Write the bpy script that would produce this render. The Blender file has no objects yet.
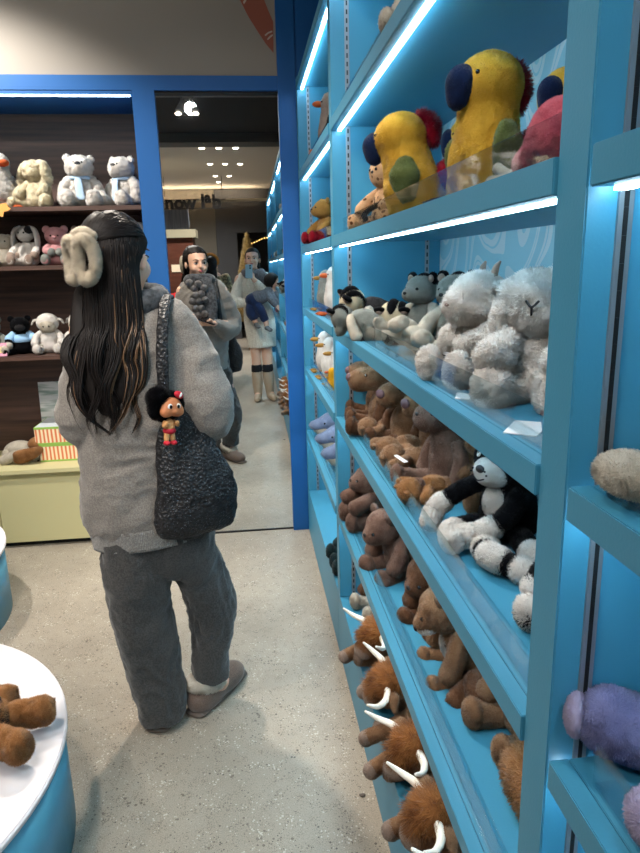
import bpy, bmesh, math, random
import numpy as np
from mathutils import Vector, Matrix, Euler
random.seed(7); RNG = np.random.default_rng(7)
SC = bpy.context.scene
COL = SC.collection
PI = math.pi
D_MIR = 3.5

# ------------------------------------------------------------------ colour + materials
def lin(c):
    return tuple(((v/255)/12.92 if v/255 <= .04045 else ((v/255+.055)/1.055)**2.4) for v in c)
MATS = {}
def new_mat(name):
    m = bpy.data.materials.new(name); m.use_nodes = True
    nt = m.node_tree; b = nt.nodes['Principled BSDF']
    return m, nt, b
def mat(name, rgb, rough=.6, metal=0, spec=.4, noise=0, nscale=8, bump=0, bscale=60, emit=None, estr=0, coat=0, stretch=None, rgb2=None, detail=3):
    """plain procedural surface: colour, optional noise variation between rgb and rgb2, optional bump"""
    if name in MATS: return MATS[name]
    m, nt, b = new_mat(name); N = nt.nodes; L = nt.links
    c = (*lin(rgb), 1)
    b.inputs['Base Color'].default_value = c
    b.inputs['Roughness'].default_value = rough; b.inputs['Metallic'].default_value = metal
    b.inputs['Specular IOR Level'].default_value = spec
    b.inputs['Coat Weight'].default_value = coat
    if noise or bump:
        tc = N.new('ShaderNodeTexCoord'); mp = N.new('ShaderNodeMapping')
        L.new(tc.outputs['Object'], mp.inputs['Vector'])
        if stretch: mp.inputs['Scale'].default_value = stretch
    if noise:
        n = N.new('ShaderNodeTexNoise'); n.inputs['Scale'].default_value = nscale; n.inputs['Detail'].default_value = detail
        L.new(mp.outputs[0], n.inputs['Vector'])
        r = N.new('ShaderNodeValToRGB'); r.color_ramp.elements[0].position = .3; r.color_ramp.elements[1].position = .7
        c2 = lin(rgb2) if rgb2 else tuple(v*(1-noise) for v in c[:3])
        r.color_ramp.elements[0].color = (*c2, 1); r.color_ramp.elements[1].color = c
        L.new(n.outputs['Fac'], r.inputs['Fac']); L.new(r.outputs['Color'], b.inputs['Base Color'])
    if bump:
        n2 = N.new('ShaderNodeTexNoise'); n2.inputs['Scale'].default_value = bscale; n2.inputs['Detail'].default_value = 3
        L.new(mp.outputs[0], n2.inputs['Vector'])
        bp = N.new('ShaderNodeBump'); bp.inputs['Strength'].default_value = bump; bp.inputs['Distance'].default_value = .005
        L.new(n2.outputs['Fac'], bp.inputs['Height']); L.new(bp.outputs['Normal'], b.inputs['Normal'])
    if emit:
        b.inputs['Emission Color'].default_value = (*lin(emit), 1); b.inputs['Emission Strength'].default_value = estr
    MATS[name] = m
    return m
def fur_mat(name, rgb, rgb2=None, sheen=.5, nscale=25, contrast=.35, spots=None):
    """plush pile: colour varies tuft by tuft (attribute 'tuft') and in soft patches"""
    if name in MATS: return MATS[name]
    m, nt, b = new_mat(name); N = nt.nodes; L = nt.links
    c = lin(rgb); c2 = lin(rgb2) if rgb2 else tuple(v*.72 for v in c)
    b.inputs['Roughness'].default_value = .95; b.inputs['Specular IOR Level'].default_value = .12
    b.inputs['Sheen Weight'].default_value = sheen; b.inputs['Sheen Roughness'].default_value = .5
    b.inputs['Sheen Tint'].default_value = (*[min(1, .4+.6*v) for v in c], 1)
    tc = N.new('ShaderNodeTexCoord')
    n = N.new('ShaderNodeTexNoise'); n.inputs['Scale'].default_value = nscale; n.inputs['Detail'].default_value = 4
    L.new(tc.outputs['Object'], n.inputs['Vector'])
    a = N.new('ShaderNodeAttribute'); a.attribute_name = 'tuft'
    ad = N.new('ShaderNodeMath'); ad.operation = 'MULTIPLY_ADD'; ad.inputs[1].default_value = contrast; 
    L.new(a.outputs['Fac'], ad.inputs[0]); L.new(n.outputs['Fac'], ad.inputs[2])
    r = N.new('ShaderNodeValToRGB'); r.color_ramp.elements[0].position = .42; r.color_ramp.elements[1].position = .88
    r.color_ramp.elements[0].color = (*c2, 1); r.color_ramp.elements[1].color = (*c, 1)
    L.new(ad.outputs[0], r.inputs['Fac'])
    out = r.outputs['Color']
    if spots:
        v = N.new('ShaderNodeTexVoronoi'); v.inputs['Scale'].default_value = spots[1]; L.new(tc.outputs['Object'], v.inputs['Vector'])
        r2 = N.new('ShaderNodeValToRGB'); r2.color_ramp.elements[0].position = .28; r2.color_ramp.elements[1].position = .36
        r2.color_ramp.elements[0].color = (1, 1, 1, 1); r2.color_ramp.elements[1].color = (0, 0, 0, 1)
        L.new(v.outputs['Distance'], r2.inputs['Fac'])
        mx = N.new('ShaderNodeMix'); mx.data_type = 'RGBA'; L.new(r2.outputs['Color'], mx.inputs['Factor'])
        L.new(out, mx.inputs['A']); mx.inputs['B'].default_value = (*lin(spots[0]), 1); out = mx.outputs['Result']
    L.new(out, b.inputs['Base Color'])
    n2 = N.new('ShaderNodeTexNoise'); n2.inputs['Scale'].default_value = 260; L.new(tc.outputs['Object'], n2.inputs['Vector'])
    # tufts are single sided blades: keep the pile's own normal on both of their faces
    ge = N.new('ShaderNodeNewGeometry'); k = N.new('ShaderNodeMath'); k.operation = 'MULTIPLY_ADD'; k.inputs[1].default_value = -2; k.inputs[2].default_value = 1; L.new(ge.outputs['Backfacing'], k.inputs[0])
    vm = N.new('ShaderNodeVectorMath'); vm.operation = 'SCALE'; L.new(ge.outputs['Normal'], vm.inputs[0]); L.new(k.outputs[0], vm.inputs['Scale'])
    bp = N.new('ShaderNodeBump'); bp.inputs['Strength'].default_value = .35; bp.inputs['Distance'].default_value = .003; L.new(vm.outputs[0], bp.inputs['Normal'])
    L.new(n2.outputs['Fac'], bp.inputs['Height']); L.new(bp.outputs['Normal'], b.inputs['Normal'])
    tl = N.new('ShaderNodeBsdfTranslucent'); L.new(out, tl.inputs['Color']); ms = N.new('ShaderNodeMixShader'); ms.inputs[0].default_value = .45
    L.new(b.outputs[0], ms.inputs[1]); L.new(tl.outputs[0], ms.inputs[2]); L.new(ms.outputs[0], N['Material Output'].inputs['Surface'])
    MATS[name] = m
    return m
def acrylic():
    if 'acrylic' in MATS: return MATS['acrylic']
    m, nt, b = new_mat('acrylic'); N = nt.nodes; L = nt.links
    out = N['Material Output']; N.remove(b)
    tr = N.new('ShaderNodeBsdfTransparent'); tr.inputs[0].default_value = (.93, .97, .98, 1)
    gl = N.new('ShaderNodeBsdfGlossy'); gl.inputs['Roughness'].default_value = .04
    lw = N.new('ShaderNodeLayerWeight'); lw.inputs['Blend'].default_value = .5
    pw = N.new('ShaderNodeMath'); pw.operation = 'POWER'; pw.inputs[1].default_value = 4; L.new(lw.outputs['Facing'], pw.inputs[0])
    fr = N.new('ShaderNodeMath'); fr.operation = 'MULTIPLY_ADD'; fr.inputs[1].default_value = .7; fr.inputs[2].default_value = .03; L.new(pw.outputs[0], fr.inputs[0])
    mx = N.new('ShaderNodeMixShader'); L.new(fr.outputs[0], mx.inputs[0]); L.new(tr.outputs[0], mx.inputs[1]); L.new(gl.outputs[0], mx.inputs[2])
    L.new(mx.outputs[0], out.inputs['Surface']); MATS['acrylic'] = m
    return m

# ------------------------------------------------------------------ object helpers
def tag(o, label=None, cat=None, group=None, kind=None):
    if label: o['label'] = label
    if cat: o['category'] = cat
    if group: o['group'] = group
    if kind: o['kind'] = kind
    return o
def empty(name, loc=(0, 0, 0), rot=(0, 0, 0), label=None, cat=None, group=None):
    o = bpy.data.objects.new(name, None); o.empty_display_size = .05
    COL.objects.link(o); o.location = loc; o.rotation_euler = rot
    return tag(o, label, cat, group)
def link(name, me, parent=None):
    o = bpy.data.objects.new(name, me); COL.objects.link(o)
    if parent is not None: o.parent = parent
    return o
def mesh(name, V, F, m, parent=None, smooth=True, off=(0, 0, 0), sharp=None):
    me = bpy.data.meshes.new(name)
    V = np.asarray(V, float)-np.asarray(off, float)
    me.from_pydata(V.tolist(), [], [tuple(int(i) for i in f) for f in F])
    for mm in (m if isinstance(m, (list, tuple)) else [m]): me.materials.append(mm)
    me.polygons.foreach_set('use_smooth', [smooth]*len(me.polygons))
    me.update()
    return link(name, me, parent)
def bm_obj(name, bm, m, parent=None, smooth=False, off=(0, 0, 0)):
    me = bpy.data.meshes.new(name)
    bmesh.ops.translate(bm, verts=bm.verts, vec=-Vector(off))
    bm.to_mesh(me); bm.free()
    for mm in (m if isinstance(m, (list, tuple)) else [m]): me.materials.append(mm)
    if smooth: me.polygons.foreach_set('use_smooth', [True]*len(me.polygons))
    return link(name, me, parent)
def bm_box(bm, x0, x1, y0, y1, z0, z1, mi=0, bev=0):
    g = bmesh.ops.create_cube(bm, size=1)
    vs = g['verts']
    for v in vs:
        v.co = Vector((x0+(v.co.x+.5)*(x1-x0), y0+(v.co.y+.5)*(y1-y0), z0+(v.co.z+.5)*(z1-z0)))
    fs = {f for v in vs for f in v.link_faces}
    for f in fs: f.material_index = mi
    if bev:
        es = list({e for v in vs for e in v.link_edges})
        r = bmesh.ops.bevel(bm, geom=es, offset=bev, segments=2, affect='EDGES')
        for f in r['faces']: f.material_index = mi
def box(name, x0, x1, y0, y1, z0, z1, m, parent=None, bev=0, off=(0, 0, 0)):
    bm = bmesh.new(); bm_box(bm, x0, x1, y0, y1, z0, z1, 0, bev)
    return bm_obj(name, bm, m, parent, off=off)
def dup(root, loc=None, rot=None, scale=None, label=None, group=None):
    def cp(o, par):
        c = o.copy(); COL.objects.link(c)
        if par is not None: c.parent = par
        for ch in KIDS.get(o.name, []): KIDS.setdefault(c.name, []).append(cp(ch, c))
        return c
    for o in [root]+list(root.children_recursive): KIDS[o.name] = list(o.children)
    r = cp(root, None)
    if loc is not None: r.location = loc
    if rot is not None: r.rotation_euler = rot
    if scale is not None: r.scale = (scale,)*3
    if label: r['label'] = label
    if group: r['group'] = group
    return r
KIDS = {}

# ------------------------------------------------------------------ numpy geometry
def vnoise(P, s, seed=0):
    """smooth value noise, -1..1"""
    P = np.asarray(P)*s+seed*17.31
    I = np.floor(P).astype(np.int64); f = P-I; f = f*f*(3-2*f)
    def h(i, j, k):
        n = (i*374761393+j*668265263+k*2147483647+seed*1013) & 0x7fffffff
        n = ((n ^ (n >> 13))*1274126177) & 0x7fffffff
        return ((n ^ (n >> 16)) & 0xffff)/32767.5-1
    i, j, k = I[:, 0], I[:, 1], I[:, 2]; a, b, c = f[:, 0], f[:, 1], f[:, 2]
    def l(x, y, t): return x+(y-x)*t
    return l(l(l(h(i, j, k), h(i+1, j, k), a), l(h(i, j+1, k), h(i+1, j+1, k), a), b),
             l(l(h(i, j, k+1), h(i+1, j, k+1), a), l(h(i, j+1, k+1), h(i+1, j+1, k+1), a), b), c)
ICO = {}
def ico(n):
    if n not in ICO:
        bm = bmesh.new(); bmesh.ops.create_icosphere(bm, subdivisions=n, radius=1)
        ICO[n] = (np.array([v.co[:] for v in bm.verts]), [[v.index for v in f.verts] for f in bm.faces]); bm.free()
    V, F = ICO[n]; return V.copy(), F
def rotm(rx=0, ry=0, rz=0):
    return np.array(Euler((rx, ry, rz)).to_matrix())
def sdf(P, prims, k):
    out = None
    for pr in prims:
        q = P-np.array(pr[0]); r = np.array(pr[1])*np.ones(3)
        if len(pr) > 2: q = q@rotm(*pr[2])
        k0 = np.linalg.norm(q/r, axis=-1); k1 = np.linalg.norm(q/(r*r), axis=-1)+1e-9
        d = k0*(k0-1)/k1
        if out is None: out = d
        else:
            h = np.clip(.5+.5*(out-d)/k, 0, 1); out = out*(1-h)+d*h-k*h*(1-h)
    return out
def star(prims, k=.015, n=4, c=None):
    """smooth union of ellipsoids (centre, radii[, euler]) seen from the first one's centre"""
    Dv, F = ico(n); c = np.array(prims[0][0] if c is None else c, float)
    R = max(np.linalg.norm(np.array(p[0])-c)+np.max(p[1]) for p in prims)*1.05
    rs = np.linspace(R, 0, 28); hit = np.zeros(len(Dv)); done = np.zeros(len(Dv), bool)
    for r in rs:
        f = sdf(c+Dv*r, prims, k); new = (f < 0) & ~done; hit[new] = r; done |= new
    lo = hit; hi = hit+R/27
    for _ in range(10):
        mid = (lo+hi)/2; f = sdf(c+Dv*mid[:, None], prims, k); ins = f < 0
        lo = np.where(ins, mid, lo); hi = np.where(ins, hi, mid)
    return c+Dv*lo[:, None], F
def spline(P, m):
    P = np.asarray(P, float); n = len(P)
    if n == 2: t = np.linspace(0, 1, m)[:, None]; return P[0]*(1-t)+P[1]*t
    Q = np.vstack([2*P[0]-P[1], P, 2*P[-1]-P[-2]]); out = []
    for t in np.linspace(0, n-1, m):
        i = min(int(t), n-2); u = t-i; a, b, c, d = Q[i:i+4]
        out.append(.5*((2*b)+(-a+c)*u+(2*a-5*b+4*c-d)*u*u+(-a+3*b-3*c+d)*u**3))
    return np.array(out)
def tube(path, rad, seg=14, m=None, caps=True, up=None):
    """round ended limb along a path; rad = scalar per point or (a,b) pairs"""
    path = np.asarray(path, float); m = m or max(4, 4*len(path))
    R = np.array([(r, r) if np.isscalar(r) else r for r in rad], float)
    P = spline(path, m); RR = np.clip(spline(R, m), 1e-5, None)
    T = np.gradient(P, axis=0); T /= np.linalg.norm(T, axis=1)[:, None]+1e-12
    u = np.array(up if up is not None else ([0, 0, 1] if abs(T[0][2]) < .9 else [0, 1, 0]), float)
    rings = []; a = np.linspace(0, 2*PI, seg, endpoint=False)
    def ring(p, r, A, B): return p+np.outer(np.cos(a)*r[0], A)+np.outer(np.sin(a)*r[1], B)
    for i in range(m):
        A = u-T[i]*(u@T[i]); A /= np.linalg.norm(A)+1e-12; B = np.cross(T[i], A); u = A
        if i == 0 and caps:
            for q in (.25, .55, .8, .95):
                s = math.sqrt(1-(1-q)**2) if q < 1 else 1
                rings.append(ring(P[0]-T[0]*RR[0].mean()*math.sqrt(max(0, 1-s*s)), RR[0]*s, A, B))
        rings.append(ring(P[i], RR[i], A, B))
        if i == m-1 and caps:
            for q in (.95, .8, .55, .25):
                s = math.sqrt(1-(1-q)**2)
                rings.append(ring(P[i]+T[i]*RR[i].mean()*math.sqrt(max(0, 1-s*s)), RR[i]*s, A, B))
    V = np.vstack(rings); F = []; n = len(rings)
    for i in range(n-1):
        for j in range(seg):
            k = (j+1) % seg; F.append([i*seg+j, i*seg+k, (i+1)*seg+k, (i+1)*seg+j])
    F.append(list(range(seg))[::-1]); F.append([(n-1)*seg+j for j in range(seg)])
    return V, F
def vnormals(V, F):
    N = np.zeros_like(V); tri = []
    for f in F:
        for i in range(1, len(f)-1): tri.append((f[0], f[i], f[i+1]))
    T = np.array(tri); fn = np.cross(V[T[:, 1]]-V[T[:, 0]], V[T[:, 2]]-V[T[:, 0]])
    for i in range(3): np.add.at(N, T[:, i], fn)
    return N/(np.linalg.norm(N, axis=1)[:, None]+1e-12), T, fn
def lumpy(V, F, amp, s, seed=1):
    N, _, _ = vnormals(V, F)
    return V+N*((vnoise(V, s, seed)+.5*vnoise(V, s*2.1, seed+3))*amp)[:, None]
def furry(name, V, F, m, parent=None, L=.005, W=.0016, dens=60, mess=.5, comb=(0, 0, -.25), lump=0, lscale=60, nmix=.5, cap=60000):
    """mesh + a pile of little tapered tufts. dens = tufts per cm2"""
    V = np.asarray(V, float)
    if lump: V = lumpy(V, F, lump, lscale, len(name))
    N, T, fn = vnormals(V, F); ar = np.linalg.norm(fn, axis=1)/2; A = ar.sum()
    n = int(min(cap, max(60, A*1e4*dens)))
    idx = RNG.choice(len(T), n, p=ar/ar.sum()); u = RNG.random((n, 2)); fl = u.sum(1) > 1; u[fl] = 1-u[fl]
    w = np.c_[1-u.sum(1), u]; tri = T[idx]
    P = (V[tri]*w[:, :, None]).sum(1); Nn = (N[tri]*w[:, :, None]).sum(1); Nn /= np.linalg.norm(Nn, axis=1)[:, None]+1e-9
    # clumping: lean follows a coarse noise field as well as per-tuft randomness
    fld = np.c_[vnoise(P, 70, 1), vnoise(P, 70, 2), vnoise(P, 70, 3)]
    d = Nn+fld*mess+RNG.normal(0, mess*.5, (n, 3))+np.array(comb)
    d /= np.linalg.norm(d, axis=1)[:, None]
    s = np.cross(d, RNG.normal(0, 1, (n, 3))); s /= np.linalg.norm(s, axis=1)[:, None]+1e-9
    l = L*RNG.uniform(.55, 1.15, n)[:, None]
    P0 = P-Nn*L*.15
    sg = np.sign((np.cross(s, d)*Nn).sum(1))[:, None]; s = s*np.where(sg == 0, 1, sg)
    TV = np.stack([P0-s*W/2, P0+s*W/2, P0+d*l], 1).reshape(-1, 3)
    nb = len(V); VV = np.vstack([V, TV])
    nn = Nn+d*nmix*.3+fld*.75+RNG.normal(0, .28, (n, 3)); nn /= np.linalg.norm(nn, axis=1)[:, None]
    NN = np.vstack([N, np.repeat(nn, 3, 0)])
    flat = [i for f in F for i in f]; me = bpy.data.meshes.new(name)
    nl = len(flat)+3*n; starts = np.cumsum([0]+[len(f) for f in F][:-1]).tolist()+[len(flat)+3*i for i in range(n)]
    tots = [len(f) for f in F]+[3]*n
    me.vertices.add(len(VV)); me.vertices.foreach_set('co', VV.ravel())
    me.loops.add(nl); me.loops.foreach_set('vertex_index', np.concatenate([np.array(flat), np.arange(nb, nb+3*n)]).astype(np.int32))
    me.polygons.add(len(tots)); me.polygons.foreach_set('loop_start', np.array(starts, np.int32)); 
    me.update(calc_edges=True); me.validate()
    me.polygons.foreach_set('use_smooth', [True]*len(me.polygons))
    at = me.attributes.new('tuft', 'FLOAT', 'POINT')
    tv = np.concatenate([np.full(nb, .45), np.repeat(RNG.random(n), 3)])
    if len(me.vertices) == len(tv): at.data.foreach_set('value', tv)
    me.materials.append(m)
    if len(me.vertices) == len(NN): me.normals_split_custom_set_from_vertices(NN.tolist())
    return link(name, me, parent)
def join(*parts):
    V = []; F = []; n = 0
    for v, f in parts:
        V.append(np.asarray(v)); F += [[i+n for i in q] for q in f]; n += len(v)
    return np.vstack(V), F
def ball(c, r, n=2, rot=None):
    V, F = ico(n); V = V*np.array(r)*np.ones(3)
    if rot is not None: V = V@rotm(*rot).T
    return V+np.array(c), F
def remesh(parts, vox, smooth=6, fac=.5):
    """weld overlapping closed shapes into one continuous skin"""
    V, F = join(*parts); me = bpy.data.meshes.new('tmp'); me.from_pydata(V.tolist(), [], F)
    o = bpy.data.objects.new('tmp', me); COL.objects.link(o)
    r = o.modifiers.new('r', 'REMESH'); r.mode = 'VOXEL'; r.voxel_size = vox
    s = o.modifiers.new('s', 'SMOOTH'); s.iterations = smooth; s.factor = fac
    dg = bpy.context.evaluated_depsgraph_get(); dg.update()
    e = o.evaluated_get(dg); m2 = bpy.data.meshes.new_from_object(e)
    n = len(m2.vertices); A = np.empty(n*3); m2.vertices.foreach_get('co', A)
    FF = [list(p.vertices) for p in m2.polygons]
    bpy.data.objects.remove(o); bpy.data.meshes.remove(me); bpy.data.meshes.remove(m2)
    return A.reshape(-1, 3), FF

# ------------------------------------------------------------------ camera (solved from the photograph's vanishing points)
CAM_H = 1.47
M3 = np.array([[.9931547, -.05078386, .10518906], [-.1142945, -.2367529, .96482373], [-.02409366, -.97024176, -.24093657]])
cd = bpy.data.cameras.new('camera'); cam = bpy.data.objects.new('camera', cd); COL.objects.link(cam)
cd.sensor_fit = 'VERTICAL'; cd.sensor_height = 24; cd.lens = 650/853*24; cd.clip_start = .02
R3 = Matrix([[M3[0, 0], -M3[0, 1], -M3[0, 2]], [M3[1, 0], -M3[1, 1], -M3[1, 2]], [M3[2, 0], -M3[2, 1], -M3[2, 2]]])
cam.matrix_world = Matrix.Translation((0, 0, CAM_H)) @ R3.to_4x4()
SC.camera = cam
# ================================================================== THE SETTING
blue = mat('shelf_blue', (60, 134, 164), .42, spec=.45, bump=.05, bscale=300)
blue_in = blue
royal = mat('frame_blue', (24, 88, 152), .5, spec=.3, bump=.04, bscale=300)
wood = mat('dark_wood', (92, 66, 56), .5, noise=1, rgb2=(56, 40, 35), nscale=2.2, stretch=(1, 4, 22), detail=8)
cream = mat('cream_laminate', (205, 196, 148), .5)
black = mat('black_matte', (14, 14, 16), .6)
steel = mat('steel_strip', (150, 155, 160), .4, metal=.7)
ledm = mat('led_white', (235, 250, 255), .4, emit=(206, 240, 255), estr=24)
tuft0 = None

def floor_mat():
    m, nt, b = new_mat('terrazzo'); N = nt.nodes; L = nt.links
    tc = N.new('ShaderNodeTexCoord')
    n1 = N.new('ShaderNodeTexNoise'); n1.inputs['Scale'].default_value = 1.7; n1.inputs['Detail'].default_value = 5
    L.new(tc.outputs['Object'], n1.inputs['Vector'])
    r1 = N.new('ShaderNodeValToRGB'); r1.color_ramp.elements[0].position = .35; r1.color_ramp.elements[1].position = .7
    r1.color_ramp.elements[0].color = (*lin((150, 140, 126)), 1); r1.color_ramp.elements[1].color = (*lin((176, 165, 149)), 1)
    L.new(n1.outputs['Fac'], r1.inputs['Fac'])
    col = r1.outputs['Color']
    for sc, lo, hi, c in ((190, .05, .36, (122, 112, 100)), (90, 0, .26, (206, 198, 184)), (62, 0, .22, (100, 90, 80)), (110, 0, .20, (58, 52, 48)), (40, 0, .13, (62, 54, 48))):
        v = N.new('ShaderNodeTexVoronoi'); v.inputs['Scale'].default_value = sc; L.new(tc.outputs['Object'], v.inputs['Vector'])
        w = N.new('ShaderNodeTexNoise'); w.inputs['Scale'].default_value = sc*.13+3; L.new(tc.outputs['Object'], w.inputs['Vector'])
        mr = N.new('ShaderNodeMapRange'); mr.inputs['From Min'].default_value = .35; mr.inputs['From Max'].default_value = .7
        mr.inputs['To Min'].default_value = lo; mr.inputs['To Max'].default_value = hi*1.3; L.new(w.outputs['Fac'], mr.inputs['Value'])
        lt = N.new('ShaderNodeMath'); lt.operation = 'LESS_THAN'; L.new(v.outputs['Distance'], lt.inputs[0]); L.new(mr.outputs[0], lt.inputs[1])
        mu = N.new('ShaderNodeMath'); mu.operation = 'MULTIPLY'; mu.inputs[1].default_value = .75; L.new(lt.outputs[0], mu.inputs[0])
        mx = N.new('ShaderNodeMix'); mx.data_type = 'RGBA'; L.new(mu.outputs[0], mx.inputs['Factor']); L.new(col, mx.inputs['A'])
        mx.inputs['B'].default_value = (*lin(c), 1); col = mx.outputs['Result']
    g = N.new('ShaderNodeTexNoise'); g.inputs['Scale'].default_value = 320; g.inputs['Detail'].default_value = 2; L.new(tc.outputs['Object'], g.inputs['Vector'])
    gm = N.new('ShaderNodeMapRange'); gm.inputs['From Min'].default_value = .3; gm.inputs['From Max'].default_value = .7; gm.inputs['To Min'].default_value = .72; gm.inputs['To Max'].default_value = 1.15; L.new(g.outputs['Fac'], gm.inputs['Value'])
    sc_ = N.new('ShaderNodeVectorMath'); sc_.operation = 'SCALE'; L.new(col, sc_.inputs[0]); L.new(gm.outputs[0], sc_.inputs['Scale']); col = sc_.outputs[0]
    L.new(col, b.inputs['Base Color']); b.inputs['Roughness'].default_value = .38; b.inputs['Specular IOR Level'].default_value = .35
    return m
def back_pattern():
    m, nt, b = new_mat('illustrated_panel'); N = nt.nodes; L = nt.links
    tc = N.new('ShaderNodeTexCoord'); mp = N.new('ShaderNodeMapping'); mp.inputs['Scale'].default_value = (1, 1, .55); mp.inputs['Location'].default_value = (0, .35, .2)
    L.new(tc.outputs['Object'], mp.inputs['Vector'])
    n = N.new('ShaderNodeTexNoise'); n.inputs['Scale'].default_value = 3.6; n.inputs['Detail'].default_value = .6
    L.new(mp.outputs[0], n.inputs['Vector'])
    m1 = N.new('ShaderNodeMath'); m1.operation = 'MULTIPLY'; m1.inputs[1].default_value = 15; L.new(n.outputs['Fac'], m1.inputs[0])
    f = N.new('ShaderNodeMath'); f.operation = 'FRACT'; L.new(m1.outputs[0], f.inputs[0])
    r = N.new('ShaderNodeValToRGB'); cr = r.color_ramp; cr.interpolation = 'CONSTANT'
    cr.elements[0].position = 0; cr.elements[0].color = (*lin((128, 178, 194)), 1)
    cr.elements[1].position = .62; cr.elements[1].color = (*lin((176, 192, 198)), 1)
    e = cr.elements.new(.8); e.color = (*lin((128, 178, 194)), 1)
    e = cr.elements.new(.86); e.color = (*lin((176, 192, 198)), 1)
    L.new(f.outputs[0], r.inputs['Fac']); L.new(r.outputs['Color'], b.inputs['Base Color']); b.inputs['Roughness'].default_value = .5
    return m
pattern = back_pattern()

def struct(o): o['kind'] = 'structure'; return o
fl = mesh('floor', [(-6, -9, 0), (4, -9, 0), (4, 4.2, 0), (-6, 4.2, 0)], [(0, 1, 2, 3)], floor_mat(), smooth=False); struct(fl)
dark_ceil = mat('dark_ceiling_paint', (40, 42, 46), .8)
beige = mat('beige_panel', (146, 139, 130), .6, noise=.06, nscale=1.2)
ceilm = mat('warm_ceiling', (204, 196, 186), .8)
greyw = mat('grey_plaster', (112, 110, 106), .8, noise=.15, nscale=1)
struct(box('ceiling', -6, 4, -1.3, 4.2, 3.0, 3.1, dark_ceil))
struct(box('ceiling_lower', -6, 4, -9, -1.62, 3.0, 3.1, ceilm))
struct(box('trim_1', -6, 4, -1.62, -1.3, 2.9, 3.1, mat('grey_beam', (92, 90, 88), .7)))
struct(box('wall_back', -3, 1.6, 3.94, 4.1, 0, 3.1, beige))
struct(box('wall_right', .70, .85, -2.6, 3.94, 0, 3.0, dark_ceil))
struct(box('wall_left', -3.2, -3.0, -9, 4.1, 0, 3.0, greyw))
struct(box('wall_front', -6, 4, -9.1, -9, 0, 3.0, mat('front_wall_dark', (66, 64, 62), .8)))

# far wall: beige fascia above the display niche, blue frame
struct(box('wall_fascia', -3, .213, 3.5, 3.54, 2.368, 3.0, beige))
struct(box('trim_2', -3, .213, 3.478, 3.93, 2.303, 2.368, royal))               # horizontal blue beam
struct(box('trim_3', .213, .30, 3.468, 3.93, 0, 3.0, royal))                     # right blue post
struct(box('trim_4', -.487, -.381, 3.478, 3.93, 0, 2.303, royal))               # post left of the mirror
struct(box('trim_5', .30, .7, 3.474, 3.93, 0, 3.0, royal))
# floor-to-beam mirror
mm, nt, b = new_mat('mirror_silver')
b.inputs['Metallic'].default_value = 1; b.inputs['Roughness'].default_value = .012; b.inputs['Base Color'].default_value = (.80, .82, .82, 1)
mr = empty('wall_mirror', (-.084, 3.5, 0), label='tall frameless wall mirror between two royal blue posts', cat='mirror')
mg = box('mirror_glass', -.381, .213, 3.5, 3.506, .008, 2.296, mm, mr, off=mr.location); mg.rotation_euler = (0, 0, math.radians(-.3))
for z0, z1 in ((0, .008), (2.296, 2.303)): box('edge_channel', -.381, .213, 3.494, 3.506, z0, z1, black, mr, off=mr.location)

# ---- printed orange shape on the fascia
decal_m = mat('printed_terracotta', (146, 84, 68), .6)
white_p = mat('printed_pale', (190, 176, 165), .6)
def unproj_y(px, py, y):
    r = M3@np.array([px-320, py-426.5, 650.]); return r*(y/r[1])+np.array([0, 0, CAM_H])
def unproj_z(px, py, z):
    r = M3@np.array([px-320, py-426.5, 650.]); t = (z-CAM_H)/r[2]; return r*t+np.array([0, 0, CAM_H])
def unproj_x(px, py, x):
    r = M3@np.array([px-320, py-426.5, 650.]); return r*(x/r[0])+np.array([0, 0, CAM_H])
def plate(name, pts, y, th, m, parent=None):
    """flat sheet in the XZ plane from a traced outline, with real thickness"""
    bm = bmesh.new(); vs = [bm.verts.new((p[0], y, p[2])) for p in pts]; f = bm.faces.new(vs)
    r = bmesh.ops.extrude_face_region(bm, geom=[f])
    bmesh.ops.translate(bm, verts=[v for v in r['geom'] if isinstance(v, bmesh.types.BMVert)], vec=(0, th, 0))
    bmesh.ops.recalc_face_normals(bm, faces=bm.faces)
    return bm_obj(name, bm, m, parent)
out = [unproj_y(*p, 3.5) for p in [(231, -20), (240, 0), (248, 16), (258, 32), (266, 44), (273.5, 53), (273.2, 22), (268, 10), (263, -3), (257, -20)]]
dc = plate('wall_graphic', out, 3.4985, .0015, decal_m); tag(dc, 'terracotta printed tail shape on the beige panel above the mirror', 'wall graphic')
for q in ([(264.5, 35), (268, 32), (272, 30.5), (272.5, 32), (268.5, 33.5), (265.5, 36)], [(267, 39), (269.5, 36), (272.5, 34), (273, 35.5), (270, 38), (268, 40)], [(243, 2), (245.5, -2), (247.5, -3), (246, 1), (244, 4)]):
    plate('stroke', [unproj_y(*p, 3.497) for p in q], 3.4975, .001, white_p, dc)

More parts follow.
